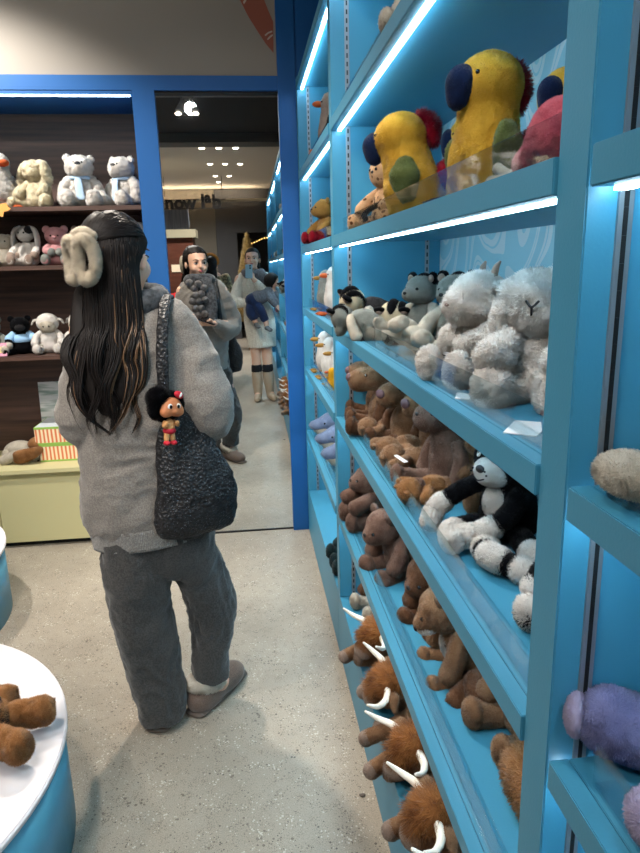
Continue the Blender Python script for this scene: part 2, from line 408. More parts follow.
# ================================================================== BLUE SHELVING (right side)
XF = .30; XB = .66
LEV = (.60, .953, 1.26, 1.563, 1.915, 2.325)
def standard(bm, x, y, z0, z1, slot=.013):
    bm_box(bm, x-.007, x+.007, y-.003, y, z0, z1, 0)
    z = z0+.01
    while z < z1-.02:
        bm_box(bm, x-.0022, x+.0022, y-.0036, y-.0028, z, z+slot, 1); z += .024
def bay(name, y0, y1, label, gap=.0008, sx=.052, upright_far=True, near_up=False, plinth_top=.255, levels=LEV):
    """one run of shelving from y0 to y1; far upright stands at y1"""
    ym = (y0+y1)/2; rt = empty(name, (XF, ym, 0), label=label, cat='shelving'); o = rt.location
    th = .057
    if near_up:
        box('upright', XF, XB, y0-th, y0, plinth_top, 2.35, blue, rt, .0015, o)
    box('upright', XF, XB, y1, y1+th, plinth_top, 2.35, blue, rt, .0015, o)
    box('plinth', XF, XB, y0-(th if near_up else 0), y1+th, 0.0, plinth_top, blue, rt, .0015, o)
    box('back_panel', XB, XB+.018, y0-(th if near_up else 0), y1+th, 0, 2.35, [pattern], rt, 0, o)
    bm = bmesh.new()
    for x in (XF+sx, XB-.045):
        standard(bm, x, y1, plinth_top, 2.34, .0239 if gap > .01 else .013)
    bm_obj('slotted_strip', bm, [steel, black], rt, off=o)
    for z in levels:
        s = box('shelf', XF+.019, XB, y0+.0008, y1-gap, z-.022, z, blue, rt, .0008, o)
        bm = bmesh.new(); bm_box(bm, XF-.004, XF+.0176, y0+.0008, y1-gap, z-.034, z+.0005, 0, .0012)
        bm_obj('fascia', bm, blue, s, off=o)
        bm = bmesh.new(); bm_box(bm, XF+.0182, XF+.0285, y0+.012, y1-.012, z-.0372, z-.0300, 0); bm_box(bm, XF+.0190, XF+.0278, y0+.014, y1-.014, z-.0300, z-.0222, 0)
        l = bm_obj('led_strip', bm, ledm, s, off=o); l['label'] = 'glowing white light strip'
        if z < 2.3:
            bm = bmesh.new(); bm_box(bm, XF+.024, XF+.027, y0+.05, y1-.05, z+.0006, z+.05, 0, .0006)
            bm_box(bm, XF+.027, XF+.052, y0+.05, y1-.05, z+.0006, z+.0032, 0)
            bm_obj('acrylic_lip', bm, acrylic(), s, off=o)
    return rt
bay('display_shelving', .624, 2.2, 'blue lit shelving bay holding parrots, white bears, capybaras and the black cat plush')
bay('display_shelving', 2.257, 3.41, 'far blue shelving bay beside the mirror, holding geese and sharks')
bay('display_shelving', -.95, .567, 'nearest blue shelving bay at the right edge of the frame', gap=.012, sx=.036)
bay('display_shelving', -2.5, -1.007, 'blue shelving bay behind the photographer, seen only in the mirror', near_up=True)

# ================================================================== DARK WOOD DISPLAY (left of the mirror)
rt = empty('wall_display', (-1.5, 3.7, 0), label='dark wooden wall display with white bears and lambs left of the mirror', cat='shelving'); o = rt.location
XL = -2.9; XR = -.488
box('back_board', XL, XR, 3.90, 3.93, .45, 2.30, wood, rt, 0, o)
box('side_panel', XL-.02, XL, 3.5, 3.93, .45, 2.30, wood, rt, 0, o)
for z in (1.787, 1.502, 1.043):
    box('shelf', XL, XR-.001, 3.54, 3.90, z-.022, z, wood, rt, .001, o)
box('soffit', XL, XR-.001, 3.482, 3.90, 2.285, 2.302, royal, rt, 0, o)
b2 = box('led_strip', XL, XR-.01, 3.49, 3.502, 2.279, 2.2848, ledm, rt, 0, o); b2['label'] = 'glowing white light strip'
for z in (1.765, 1.48, 1.02):
    pass
# cream base cabinet
rt = empty('base_cabinet', (-1.5, 3.7, 0), label='cream low cabinet under the dark wooden shelves', cat='cabinet'); o = rt.location
box('worktop', XL, XR-.002, 3.462, 3.899, .425, .449, cream, rt, .002, o)
box('body', XL, XR-.002, 3.50, 3.899, .03, .4249, cream, rt, 0, o)
box('toe_kick', XL, XR-.002, 3.52, 3.899, 0, .03, black, rt, 0, o)
xs = [-2.9, -2.2, -1.375, -.76, XR-.002]
for a, b_ in zip(xs[:-1], xs[1:]):
    box('door', a+.002, b_-.002, 3.482, 3.4995, .032, .395, cream, rt, .0015, o)

# ================================================================== ROUND TABLES
tabw = mat('table_white', (226, 220, 222), .35)
tabb = mat('table_blue', (70, 138, 165), .4)
def cyl(bm, r, z0, z1, seg=96, mi=0, bev=0):
    g = bmesh.ops.create_cone(bm, cap_ends=True, segments=seg, radius1=r, radius2=r, depth=z1-z0)
    for v in g['verts']: v.co.z += (z0+z1)/2
    for f in {f for v in g['verts'] for f in v.link_faces}:
        f.material_index = mi; f.smooth = len(f.verts) == 4
    if bev:
        es = [e for e in {e for v in g['verts'] for e in v.link_edges} if len(e.link_faces) == 2 and {len(f.verts) == 4 for f in e.link_faces} == {True, False}]
        bmesh.ops.bevel(bm, geom=es, offset=bev, segments=3, affect='EDGES')
def podium(x, y, r, h, label):
    rt = empty('round_podium', (x, y, 0), label=label, cat='podium')
    bm = bmesh.new(); cyl(bm, r-.012, 0.0, h-.02); bm_obj('drum', bm, tabb, rt)
    bm = bmesh.new(); cyl(bm, r, h-.02, h, bev=.003); bm_obj('tabletop', bm, tabw, rt)
podium(-1.13, 1.415, .622, .32, 'round blue podium with white top in the lower left corner')
podium(-1.685, 2.66, .60, .32, 'round podium with white top barely seen at the left edge before the cream cabinet')
# lint on the floor
for px, py, r in ((362, 796, .006),):
    p = unproj_z(px, py, 0)
    V, F = ball((p[0], p[1], .003), (r*1.6, r, .003), 2); V = lumpy(V, F, .002, 200)
    l = mesh('lint_ball', V, F, mat('lint_grey', (96, 88, 82), .95)); tag(l, 'small grey tuft of lint on the floor by the plinth', 'lint')
# ================================================================== PLUSH TOYS
FM = fur_mat
f_white = FM('plush_white', (252, 248, 243), (236, 229, 221), contrast=.2)
f_cream = FM('plush_cream', (244, 234, 208), (214, 200, 168))
f_ivory = FM('plush_ivory', (236, 228, 214), (200, 190, 172))
f_yellow = FM('plush_mustard', (242, 200, 82), (214, 164, 52))
f_navy = FM('plush_navy', (36, 52, 92), (20, 30, 58))
f_olive = FM('plush_olive', (140, 148, 92), (96, 106, 60))
f_red = FM('plush_red', (190, 28, 52), (130, 14, 32))
f_pink = FM('plush_pink', (232, 128, 142), (200, 92, 112))
f_palepink = FM('plush_pale_pink', (236, 186, 186), (214, 156, 158))
f_brown = FM('plush_brown', (184, 146, 112), (132, 98, 72))
f_cocoa = FM('plush_cocoa', (168, 136, 120), (118, 90, 78))
f_dkbrown = FM('plush_dark_brown', (142, 104, 78), (94, 64, 46))
f_tan = FM('plush_tan', (196, 146, 98), (150, 104, 62))
f_rust = FM('plush_rust', (176, 118, 66), (104, 62, 32))
f_black = FM('plush_black', (22, 23, 28), (8, 8, 11), sheen=.2)
f_char = FM('plush_charcoal', (66, 64, 66), (36, 34, 36))
f_grey = FM('plush_grey', (176, 178, 170), (132, 136, 130))
f_greige = FM('plush_greige', (190, 170, 156), (156, 136, 124))
f_slate = FM('plush_slate_blue', (150, 166, 196), (112, 128, 160))
f_lav = FM('plush_lavender', (166, 168, 212), (134, 136, 186))
f_teal = FM('plush_dark_teal', (48, 72, 76), (28, 44, 48))
f_orange = FM('plush_orange', (226, 122, 70), (190, 92, 48))
f_gold = FM('plush_gold', (204, 160, 88), (160, 118, 56))
f_lemon = FM('plush_lemon', (244, 196, 50), (220, 160, 30))
f_spot = FM('plush_spotted', (226, 188, 146), (200, 158, 118), spots=((110, 70, 44), 55))
f_lilac = FM('plush_lilac', (206, 196, 222), (180, 168, 200))
bead = mat('black_bead', (10, 10, 12), .15, spec=.6)
nosem = mat('stitched_black', (24, 22, 24), .5)
paper = mat('white_card', (232, 230, 232), .6)
ink = mat('printed_ink', (40, 40, 44), .6)
horn = mat('horn_cream', (228, 216, 200), .8, bump=.3, bscale=300)

DEF_HEAD = [((0, 0, 0), (.24, .21, .21))]
def surf(prims, d, k):
    d = np.array(d, float); d /= np.linalg.norm(d); c = np.array(prims[0][0], float)
    rs = np.linspace(1.2, 0, 500); P = c+d*rs[:, None]; f = sdf(P, prims, k)
    i = np.argmax(f < 0); return P[i]
def animal(name, label, cat, loc, rz, s, body=None, head=None, bm_=None, hm=None, group=None, tilt=(0, 0),
           hp=(0, -.06, .74), hr=(0, 0, 0), ears=None, em=None, arms='sit', legs='sit', lm=None, tipm=None, armm=None, nose=None, eyes=(.38, .15), eye_r=.022,
           muzzle=None, fur=(.006, .0018, 45, .5), lump=.0, n=4, extra=None, limb=.085, belly=None, tail=None, horns=None, patch=None, scarf=None):
    """jointed plush toy facing -Y, s = seated height in metres"""
    rt = empty(name, loc, (math.radians(tilt[0]), math.radians(tilt[1]), math.radians(rz)), label, cat, group)
    Lf, Wf, Df, Mf = fur; hm = hm or bm_; armm = armm or lm or bm_; lm = lm or bm_
    def add(nm, vf, m, par=rt, dens=1., L=None, **k):
        V, F = vf; return furry(nm, np.asarray(V)*s, F, m, par, L=L or Lf, W=Wf, dens=Df*dens, mess=Mf, lump=lump, **k)
    body = body or [((0, 0, .30), (.25, .21, .30)), ((0, 0, .16), (.27, .24, .17))]
    add('body', star(body, .05, n), bm_)
    hprims = head or DEF_HEAD
    Rh = rotm(*[math.radians(a) for a in hr]); hp = np.array(hp, float)
    def H(P): return np.asarray(P)@Rh.T+hp
    V, F = star(hprims, .05, n); hd = add('head', (H(V), F), hm)
    if muzzle:                                   # (material, prims)
        V, F = star(muzzle[1], .03, 3); add('muzzle', (H(V), F), muzzle[0], hd, L=Lf*.6)
    allp = hprims+(muzzle[1] if muzzle else [])
    for sx in (-1, 1):
        if eyes:
            p = surf(hprims, (sx*eyes[0], -1, eyes[1]), .05)
            V, F = ball(H([p])[0], eye_r, 2); mesh('eye', V*s, F, bead, hd)
        if ears:
            kind = ears[0]
            em_ = em or hm
            if kind == 'round':
                r, px, pz = ears[1:4]; V, F = ball((sx*px, .02, pz), (r, r*.45, r), 3)
                e = add('ear', (H(V), F), em_, hd)
                if len(ears) > 4:
                    V, F = ball((sx*px, -.02, pz), (r*.62, r*.3, r*.62), 2); mesh('inner_ear', H(V)*s, F, ears[4], e)
            elif kind == 'droop':
                ln, w = ears[1:3]; V, F = tube([(sx*.13, .02, .17), (sx*.26, .0, .10), (sx*.33, -.03, -.12), (sx*.32, -.05, -ln)], [(w*.4, w*.5), (w*.5, w*.8), (w*.5, w), (w*.4, w*.8)], 14)
                add('ear', (H(V), F), em_, hd)
            elif kind == 'pointy':
                h, w = ears[1:3]; V, F = tube([(sx*.13, .02, .14), (sx*.17, .02, .14+h*.6), (sx*.18, .02, .14+h)], [(w, w*.5), (w*.7, w*.35), (w*.15, w*.15)], 12)
                add('ear', (H(V), F), em_, hd)
            elif kind == 'leaf':
                ln, w = ears[1:3]; V, F = tube([(sx*.17, .03, .08), (sx*.30, .03, .12), (sx*(.30+ln), .02, .02)], [(w*.5, w*.35), (w*.35, w), (w*.2, w*.4)], 12)
                add('ear', (H(V), F), em_, hd)
        if horns:
            V, F = tube([H([(sx*x, y, z)])[0] for x, y, z in horns[0]], horns[1], 12); mesh('horn', V*s, F, horns[2] if len(horns) > 2 else horn, hd)
        # limbs
        A = {'sit': [(sx*.19, -.03, .50), (sx*.29, -.13, .40), (sx*.31, -.26, .27)],
             'down': [(sx*.20, -.02, .50), (sx*.30, -.04, .36), (sx*.32, -.10, .16)],
             'fwd': [(sx*.18, -.05, .50), (sx*.24, -.22, .44), (sx*.25, -.40, .36)],
             'long': [(sx*.20, -.03, .52), (sx*.34, -.12, .30), (sx*.30, -.42, .10), (sx*.22, -.72, .08)],
             'out': [(sx*.19, 0, .5), (sx*.33, -.03, .56), (sx*.42, -.06, .66)],
             'belly': [(sx*.20, -.06, .48), (sx*.25, -.20, .38), (sx*.12, -.28, .33)]}.get(arms, arms)
        if A:
            if callable(A): A = A(sx)
            rr = [limb*.85, limb, limb*1.1]+[limb]*(len(A)-3)
            a = add('arm', tube(A, rr[:len(A)], 16), armm)
            if tipm: 
                q = np.array(A[-1], float); V, F = ball(q+(q-np.array(A[-2]))*.12, limb*1.18, 3); add('paw', (V, F), tipm, a, L=Lf*.7)
        Lg = {'sit': [(sx*.13, -.02, .11), (sx*.20, -.24, .10), (sx*.24, -.42, .12)],
              'wide': [(sx*.15, -.02, .11), (sx*.30, -.18, .10), (sx*.42, -.32, .12)],
              'hang': [(sx*.13, -.06, .10), (sx*.17, -.32, .06), (sx*.2, -.46, -.08)],
              'lie': [(sx*.13, -.02, .12), (sx*.2, -.04, -.08), (sx*.26, -.06, -.24)], 'stand': [(sx*.13, 0, .12), (sx*.14, -.02, .02)]}.get(legs, legs)
        if Lg:
            if callable(Lg): Lg = Lg(sx)
            l = add('leg', tube(Lg, [limb*1.1, limb*1.1, limb*1.25][:len(Lg)], 16), lm)
            if tipm or legs == 'sit':
                q = np.array(Lg[-1], float); V, F = ball(q+np.array((0, -.02, .02)), (limb*1.3, limb*.9, limb*1.55), 3); add('foot', (V, F), tipm or lm, l)
    if nose:
        nm_, w, h, dz = nose[:4]; p = surf(allp, (0, -1, dz), .05) if not muzzle else surf(muzzle[1], (0, -1, dz), .03)
        V, F = ball(p, (w, w*.6, h), 3); mesh('nose', H(V)*s, F, nm_, hd)
    if belly:
        m_, pr = belly; V, F = star(pr, .03, 3); add('belly_patch', (V, F), m_, rt)
    if patch:
        for m_, pr in patch: V, F = star(pr, .03, 3); add('fur_patch', (H(V), F), m_, hd)
    if tail: V, F = tube(tail[1], tail[2], 12); add('tail', (V, F), tail[0], rt)
    if scarf:
        V, F = tube([(.17*math.cos(a), -.05+.15*math.sin(a), .545) for a in np.linspace(0, 2*PI, 17)], [(.035, .035)]*17, 10, 34, caps=False); sc_ = mesh('scarf', V*s, F, scarf, rt)
        V, F = tube([(-.03, -.21, .54), (-.02, -.27, .40), (.0, -.31, .16)], [(.025, .06), (.02, .07), (.02, .075)], 12); mesh('scarf_end', V*s, F, scarf, sc_)
    if extra: extra(rt, s, add, H, hd)
    return rt

def bird(name, label, cat, loc, rz, s, body, bm_, beak=None, beakm=None, eye=(.3, .2), wing=None, feet=None, fur=(.005, .0018, 45, .5), group=None, tilt=(0, 0), extra=None, hc=(0, 0, .78), n=4):
    rt = empty(name, loc, (math.radians(tilt[0]), math.radians(tilt[1]), math.radians(rz)), label, cat, group)
    Lf, Wf, Df, Mf = fur
    def add(nm, vf, m, par=rt, dens=1., L=None, **k):
        V, F = vf; return furry(nm, np.asarray(V)*s, F, m, par, L=L or Lf, W=Wf, dens=Df*dens, mess=Mf, **k)
    b = add('body', star(body, .06, n, c=(0, 0, .5)), bm_)
    if eye:
        for sx in (-1, 1):
            d = np.array((sx*eye[0], -1, eye[1])); d /= np.linalg.norm(d); c = np.array(hc)
            rs = np.linspace(.6, 0, 300); P = c+d*rs[:, None]; f = sdf(P, body, .06); p = P[np.argmax(f < 0)]
            V, F = ball(p, .016, 2); mesh('eye', V*s, F, bead, rt)
    if beak: V, F = star(beak, .03, 3); add('beak', (V, F), beakm, rt, L=Lf*.35)
    if wing:
        for sx in (-1, 1):
            V, F = tube([(sx*q[0], q[1], q[2]) for q in wing[1]], wing[2], 14, up=(1, 0, 0)); add('wing', (V, F), wing[0], rt)
    if feet:
        for sx in (-1, 1):
            V, F = star([((sx*feet[1], feet[2], .035), (.075, .13, .035)), ((sx*feet[1]-.05, feet[2]-.1, .03), (.03, .06, .028)), ((sx*feet[1]+.05, feet[2]-.1, .03), (.03, .06, .028))], .02, 3); add('foot', (V, F), feet[0], rt, L=Lf*.4)
    if extra: extra(rt, s, add)
    return rt
short = (.0035, .0014, 60, .5); mid = (.006, .0018, 50, .55); shaggy = (.009, .0028, 55, .8); tiny = (.004, .002, 26, .5)

# ---------------------------------------------------------------- top shelf sliver + parrots
Z6, Z5, Z4, Z3, Z2, Z1 = 1.916, 1.5642, 1.261, .954, .601, .256
P_body = [((0, 0, .30), (.27, .24, .32)), ((0, 0, .55), (.22, .20, .22)), ((0, -.01, .78), (.235, .22, .215)), ((0, .02, .14), (.26, .24, .15))]
P_beak = [((0, -.23, .78), (.10, .11, .125)), ((0, -.26, .70), (.07, .07, .085))]
P_wing = (f_olive, [(.23, .0, .50), (.285, -.02, .38), (.26, -.03, .20)], [(.045, .07), (.05, .12), (.035, .07)])
def p_extra(rt, s, add):
    V, F = tube([(0, .20, .90), (0, .26, .80), (0, .24, .66)], [.05, .06, .04], 12); furry('crest', V*s, F, f_red, rt, L=.014, W=.002, dens=45, mess=.7)
    V, F = tube([(0, .20, .30), (0, .36, .38), (0, .46, .50)], [.08, .10, .07], 12); furry('tail', V*s, F, f_red, rt, L=.014, W=.002, dens=45, mess=.7)
def parrot(label, loc, rz, s, tilt=(0, 0)):
    return bird('parrot_plush', label, 'plush parrot', loc, rz, s, P_body, f_yellow, P_beak, f_navy, (.62, .32), P_wing, (f_navy, .14, -.22), fur=(.0045, .0015, 75, .45), group='parrot plushes on the upper shelf', tilt=tilt, extra=p_extra, n=5)
pa = parrot('largest yellow parrot plush with navy beak and red tail, sitting behind the clear lip', (.435, 1.20, Z5), -74, .252, (0, 4))
dup(pa, (.43, 1.60, Z5), (math.radians(14), math.radians(-4), math.radians(-112)), .88, 'smaller yellow parrot plush leaning left with its green wing showing').scale = (1.12, 1.12, 1.02)
dup(pa, (.50, 1.50, Z5), (0, 0, math.radians(-95)), .80, 'yellow parrot plush mostly hidden between the two others, its navy beak showing').scale = (.6, .6, .83)
dup(pa, (.505, 1.03, Z5), (0, 0, math.radians(-62)), .74, 'yellow parrot plush at the back right, half behind the blue upright')
animal('leopard_plush', 'beige spotted plush slumped beside the smaller parrot at the far shelf end', 'plush animal', (.42, 1.90, Z5), -70, .205, bm_=f_spot, ears=('round', .08, .2, .16), em=f_orange, fur=short, legs='wide', nose=(nosem, .03, .02, 0), group=None,
       tail=(f_black, [(.15, -.1, .3), (.2, -.3, .3), (.05, -.42, .2), (.2, -.5, .12)], [.03, .03, .03, .03]))
fp = empty('flamingo_plush', (.40, .80, Z5), (0, 0, 0), 'pink plush with pale grey legs lying at the right end of the parrot shelf', 'plush animal')
V, F = star([((.02, -.03, .075), (.075, .085, .07)), ((.0, .05, .045), (.05, .06, .04)), ((.02, -.02, .12), (.05, .06, .05))], .03, 5, c=(.01, 0, .06)); furry('body', V, F, f_pink, fp, L=.007, W=.002, dens=60, mess=.8)
for q in ([(-.01, .08, .04), (-.03, .13, .03), (-.045, .17, .05)], [(-.02, .09, .03), (-.045, .15, .022), (-.052, .20, .022)]): V, F = tube(q, [.014, .012, .013], 12); furry('leg', V, F, f_ivory, fp, L=.003, W=.001, dens=60)
animal('lamb_plush', 'white fuzzy plush seen as a sliver on the highest shelf', 'plush animal', (.39, 1.40, Z6), -80, .17, bm_=f_ivory, fur=mid)

fp.scale = (.54,)*3; fp.location = (.375, .815, Z5)
# ---------------------------------------------------------------- white bears / badgers shelf
goat_head = [((0, 0, 0), (.25, .23, .22)), ((0, -.17, -.04), (.17, .15, .15))]
animal('goat_plush', 'shaggy white goat plush with two grey horns facing left', 'plush animal', (.43, 1.125, Z4), -78, .205, bm_=f_white, head=goat_head, hp=(0, -.10, .70), horns=([(.09, .06, .17), (.10, .08, .26), (.11, .11, .31)], [.035, .028, .012], f_greige), ears=('leaf', .10, .07), fur=shaggy, lump=.004, n=5, limb=.10, eyes=None, arms='belly', nose=(mat('nose_taupe', (120, 96, 88), .7), .03, .015, -.1), legs='sit')
def bunny_x(rt, s, add, H, hd):
    for a, b in (((-.035, -.2), (0, -.0)), ((.035, -.2), (0, -.0))): pass
    V, F = join(tube([(-.045, -.285, .03), (0, -.295, -.01), (.045, -.285, .03)], [.009]*3, 8), tube([(0, -.295, -.01), (0, -.293, -.065)], [.009, .008], 8)); mesh('stitched_mouth', H(V)*s, F, nosem, hd)
animal('bunny_plush', 'curly white bunny plush with drooping ears and stitched Y nose, next to the upright', 'plush animal', (.45, .935, Z4), -46, .198, bm_=f_white, head=[((0, 0, 0), (.30, .23, .24)), ((0, -.06, -.06), (.24, .19, .16))], hp=(0, -.06, .74), ears=('droop', .34, .16), fur=shaggy, lump=.004, n=5, limb=.11, eyes=None, arms='fwd', extra=bunny_x)
animal('bear_plush', 'small white round eared plush peeking behind the curly bunny', 'plush animal', (.56, 1.0, Z4), -60, .20, bm_=f_white, ears=('round', .09, .2, .18), fur=mid, eyes=None)
def badger(label, loc, rz, s, tilt=(0, 0), **k):
    d = dict(bm_=f_grey, head=[((0, 0, 0), (.23, .20, .19)), ((0, -.18, -.05), (.12, .14, .10))], ears=('round', .085, .19, .15, f_greige), em=f_black, nose=(nosem, .03, .022, -.1), patch=[(f_black, [((0, .05, .07), (.1, .17, .15))]), (f_black, [((.12, .06, .02), (.07, .13, .16))])], fur=short, armm=f_ivory, lm=f_char, tipm=f_ivory, eyes=(.55, .1))
    d.update(k); return animal('badger_plush', label, 'plush animal', loc, rz, s, tilt=tilt, **d)
badger('grey badger plush with black outlined ears seated upright, left of the pair', (.465, 1.68, Z4), -60, .19)
badger('grey badger plush seated upright behind the lying cream plush, right of the pair', (.49, 1.48, Z4), -50, .195)
badger('cream and black striped badger plush lying at the back left of the shelf', (.46, 2.03, Z4+.03), -88, .20, (58, 10), hm=f_cream, bm_=f_char)
badger('grey badger plush tipped over the shelf front with one black ear up', (.385, 1.84, Z4+.03), -120, .17, (72, -14), hm=f_grey, bm_=f_grey)
badger('dark badger plush lying on its back between the striped ones', (.46, 1.84, Z4+.03), -30, .18, (66, 0), hm=f_cream, bm_=f_char)
animal('rabbit_plush', 'flat ivory plush lying on its side in the middle of the shelf', 'plush animal', (.405, 1.42, Z4+.03), 12, .21, bm_=f_ivory, body=[((0, 0, .30), (.15, .13, .30))], hp=(0, -.02, .66), head=[((0, 0, 0), (.17, .15, .15))], tilt=(-84, 24), limb=.065, fur=short, arms='down', ears=('leaf', .1, .07), legs=lambda sx: [(sx*.1, 0, .08), (sx*.2, -.02, -.1), (sx*.25, -.04, -.28)], eyes=None)
def card(label, pts, z, th=.0012, lines=0, name='paper_tag'):
    bm = bmesh.new(); P = [unproj_z(px, py, z) for px, py in pts]; vs = [bm.verts.new((p[0], p[1], z)) for p in P]; f = bm.faces.new(vs)
    r = bmesh.ops.extrude_face_region(bm, geom=[f]); bmesh.ops.translate(bm, verts=[v for v in r['geom'] if isinstance(v, bmesh.types.BMVert)], vec=(0, 0, th))
    bmesh.ops.recalc_face_normals(bm, faces=bm.faces); o = bm_obj(name, bm, paper); return tag(o, label, 'paper tag')
card('white paper tag lying flat in front of the curly bunny', [(503, 433), (515, 421), (541, 423), (542, 432), (536, 437)], Z4)
card('narrow white tag lying between the goat and the bunny', [(455, 399), (457, 393), (500, 399), (498, 402)], Z4)
card('white tag lying beside the flat ivory plush', [(424, 363), (432, 358), (446, 360), (440, 366)], Z4)
def stand_card(label, q, x, y):
    P = [unproj_x(*p, x) for p in q]; bm = bmesh.new(); vs = [bm.verts.new(p) for p in P]; f = bm.faces.new(vs)
    r = bmesh.ops.extrude_face_region(bm, geom=[f]); bmesh.ops.translate(bm, verts=[v for v in r['geom'] if isinstance(v, bmesh.types.BMVert)], vec=(.001, .0005, 0)); bmesh.ops.recalc_face_normals(bm, faces=bm.faces)
    o = bm_obj('paper_tag', bm, paper); tag(o, label, 'paper tag')
    A = np.array(P); 
    for i, t in enumerate(np.linspace(.08, .92, 15)):
        a = A[0]+(A[3]-A[0])*t; b = A[1]+(A[2]-A[1])*t; w = (A[3]-A[0])*(.014 if i % 3 else .028); u = .12+.08*(i % 2)
        pts = [a+(b-a)*u, a+(b-a)*.62, a+(b-a)*.62+w, a+(b-a)*u+w]; V = [p+np.array((-.0006, -.0003, 0)) for p in pts]+[p+np.array((-.0001, 0, 0)) for p in pts]
        mesh('printed_line', V, [(0, 1, 2, 3), (7, 6, 5, 4), (0, 4, 5, 1), (1, 5, 6, 2), (2, 6, 7, 3), (3, 7, 4, 0)], ink, o, smooth=False)
stand_card('white printed swing tag standing against the goat plush', [(443, 351), (449, 353), (437, 388), (430, 385)], .352, 1.2)

# ---------------------------------------------------------------- capybara shelf
capy_head = [((0, .04, 0), (.19, .20, .18)), ((0, -.17, -.03), (.155, .18, .15)), ((0, -.26, -.05), (.14, .10, .13))]
def capy(label, loc, rz, s, fm=f_brown, **k):
    d = dict(body=[((0, .03, .28), (.24, .22, .30)), ((0, .05, .14), (.26, .25, .15))], head=capy_head, ears=('round', .05, .15, .16), nose=(mat('nose_mauve', (92, 66, 70), .7), .075, .06, 0), eyes=(.75, .25), fur=mid, arms='down', armm=f_dkbrown, lm=f_dkbrown, limb=.075, group='capybara plushes', hp=(0, -.10, .76))
    d.update(k); return animal('capybara_plush', label, 'plush capybara', loc, rz, s, bm_=fm, **d)
c1 = capy('capybara plush with dark nose at the front of the row, second from the far end', (.415, 1.96, Z3), -100, .23)
c2 = dup(c1, (.435, 2.12, Z3), (0, 0, math.radians(-100)), .98, 'capybara plush at the far end of the row, nose nearest the upright')
dup(c1, (.45, 1.80, Z3), (0, 0, math.radians(-62)), .93, 'capybara plush third from the far end, facing the camera')
dup(c1, (.49, 1.63, Z3), (0, 0, math.radians(-70)), .95, 'capybara plush half hidden left of the tall sea lion brown plush')
animal('otter_plush', 'tall brown plush with small pale ear standing upright in the middle', 'plush animal', (.45, 1.40, Z3), -78, .235, bm_=f_cocoa, body=[((0, 0, .30), (.20, .18, .32)), ((0, 0, .12), (.21, .19, .13)), ((0, -.02, .55), (.16, .15, .16))], head=[((0, 0, 0), (.20, .20, .18)), ((0, -.17, -.05), (.15, .12, .13))], ears=('round', .05, .17, .05), em=f_greige, fur=(.005, .0016, 60, .4), n=5, arms='down', limb=.065, nose=(nosem, .03, .02, 0), eyes=(.7, .1), hp=(0, -.07, .80))
animal('otter_plush', 'brown plush head resting between the tall one and the black cat', 'plush animal', (.52, 1.31, Z3), -72, .195, bm_=f_brown, head=[((0, 0, 0), (.21, .22, .21)), ((0, -.14, -.04), (.15, .13, .13))], ears=('round', .06, .17, .15), fur=mid, arms='belly', eyes=(.6, .1), nose=(nosem, .03, .02, 0))
lay = dict(fur=mid, bm_=f_brown, limb=.09, head=[((0, 0, 0), (.22, .2, .19)), ((0, -.14, -.04), (.14, .12, .12))], ears=('round', .06, .18, .13), eyes=(.5, .1), nose=(nosem, .035, .025, -.1), body=[((0, 0, .28), (.20, .17, .28))])
b1 = animal('bear_plush', 'brown plush lying flat under the capybara row, nearest the far end', 'plush animal', (.46, 1.86, Z3+.035), -95, .15, tilt=(84, 0), arms='out', legs='lie', **lay)
dup(b1, (.45, 1.66, Z3+.035), (math.radians(80), 0, math.radians(-60)), 1.02, 'brown plush lying flat with a white tag, below the third capybara')
dup(b1, (.46, 1.50, Z3+.035), (math.radians(82), 0, math.radians(-110)), 1.05, 'brown plush lying face down beside the tall brown plush')
animal('bear_plush', 'rounded tan brown plush foot end lying at the shelf lip beside the tall brown plush', 'plush animal', (.43, 1.34, Z3+.03), -75, .13, tilt=(84, 0), arms='out', legs='lie', **{**lay, 'bm_': f_tan})
card('small white tag on the brown plush under the capybaras', [(394, 456), (397, 455), (408, 462), (404, 463)], Z3+.085)

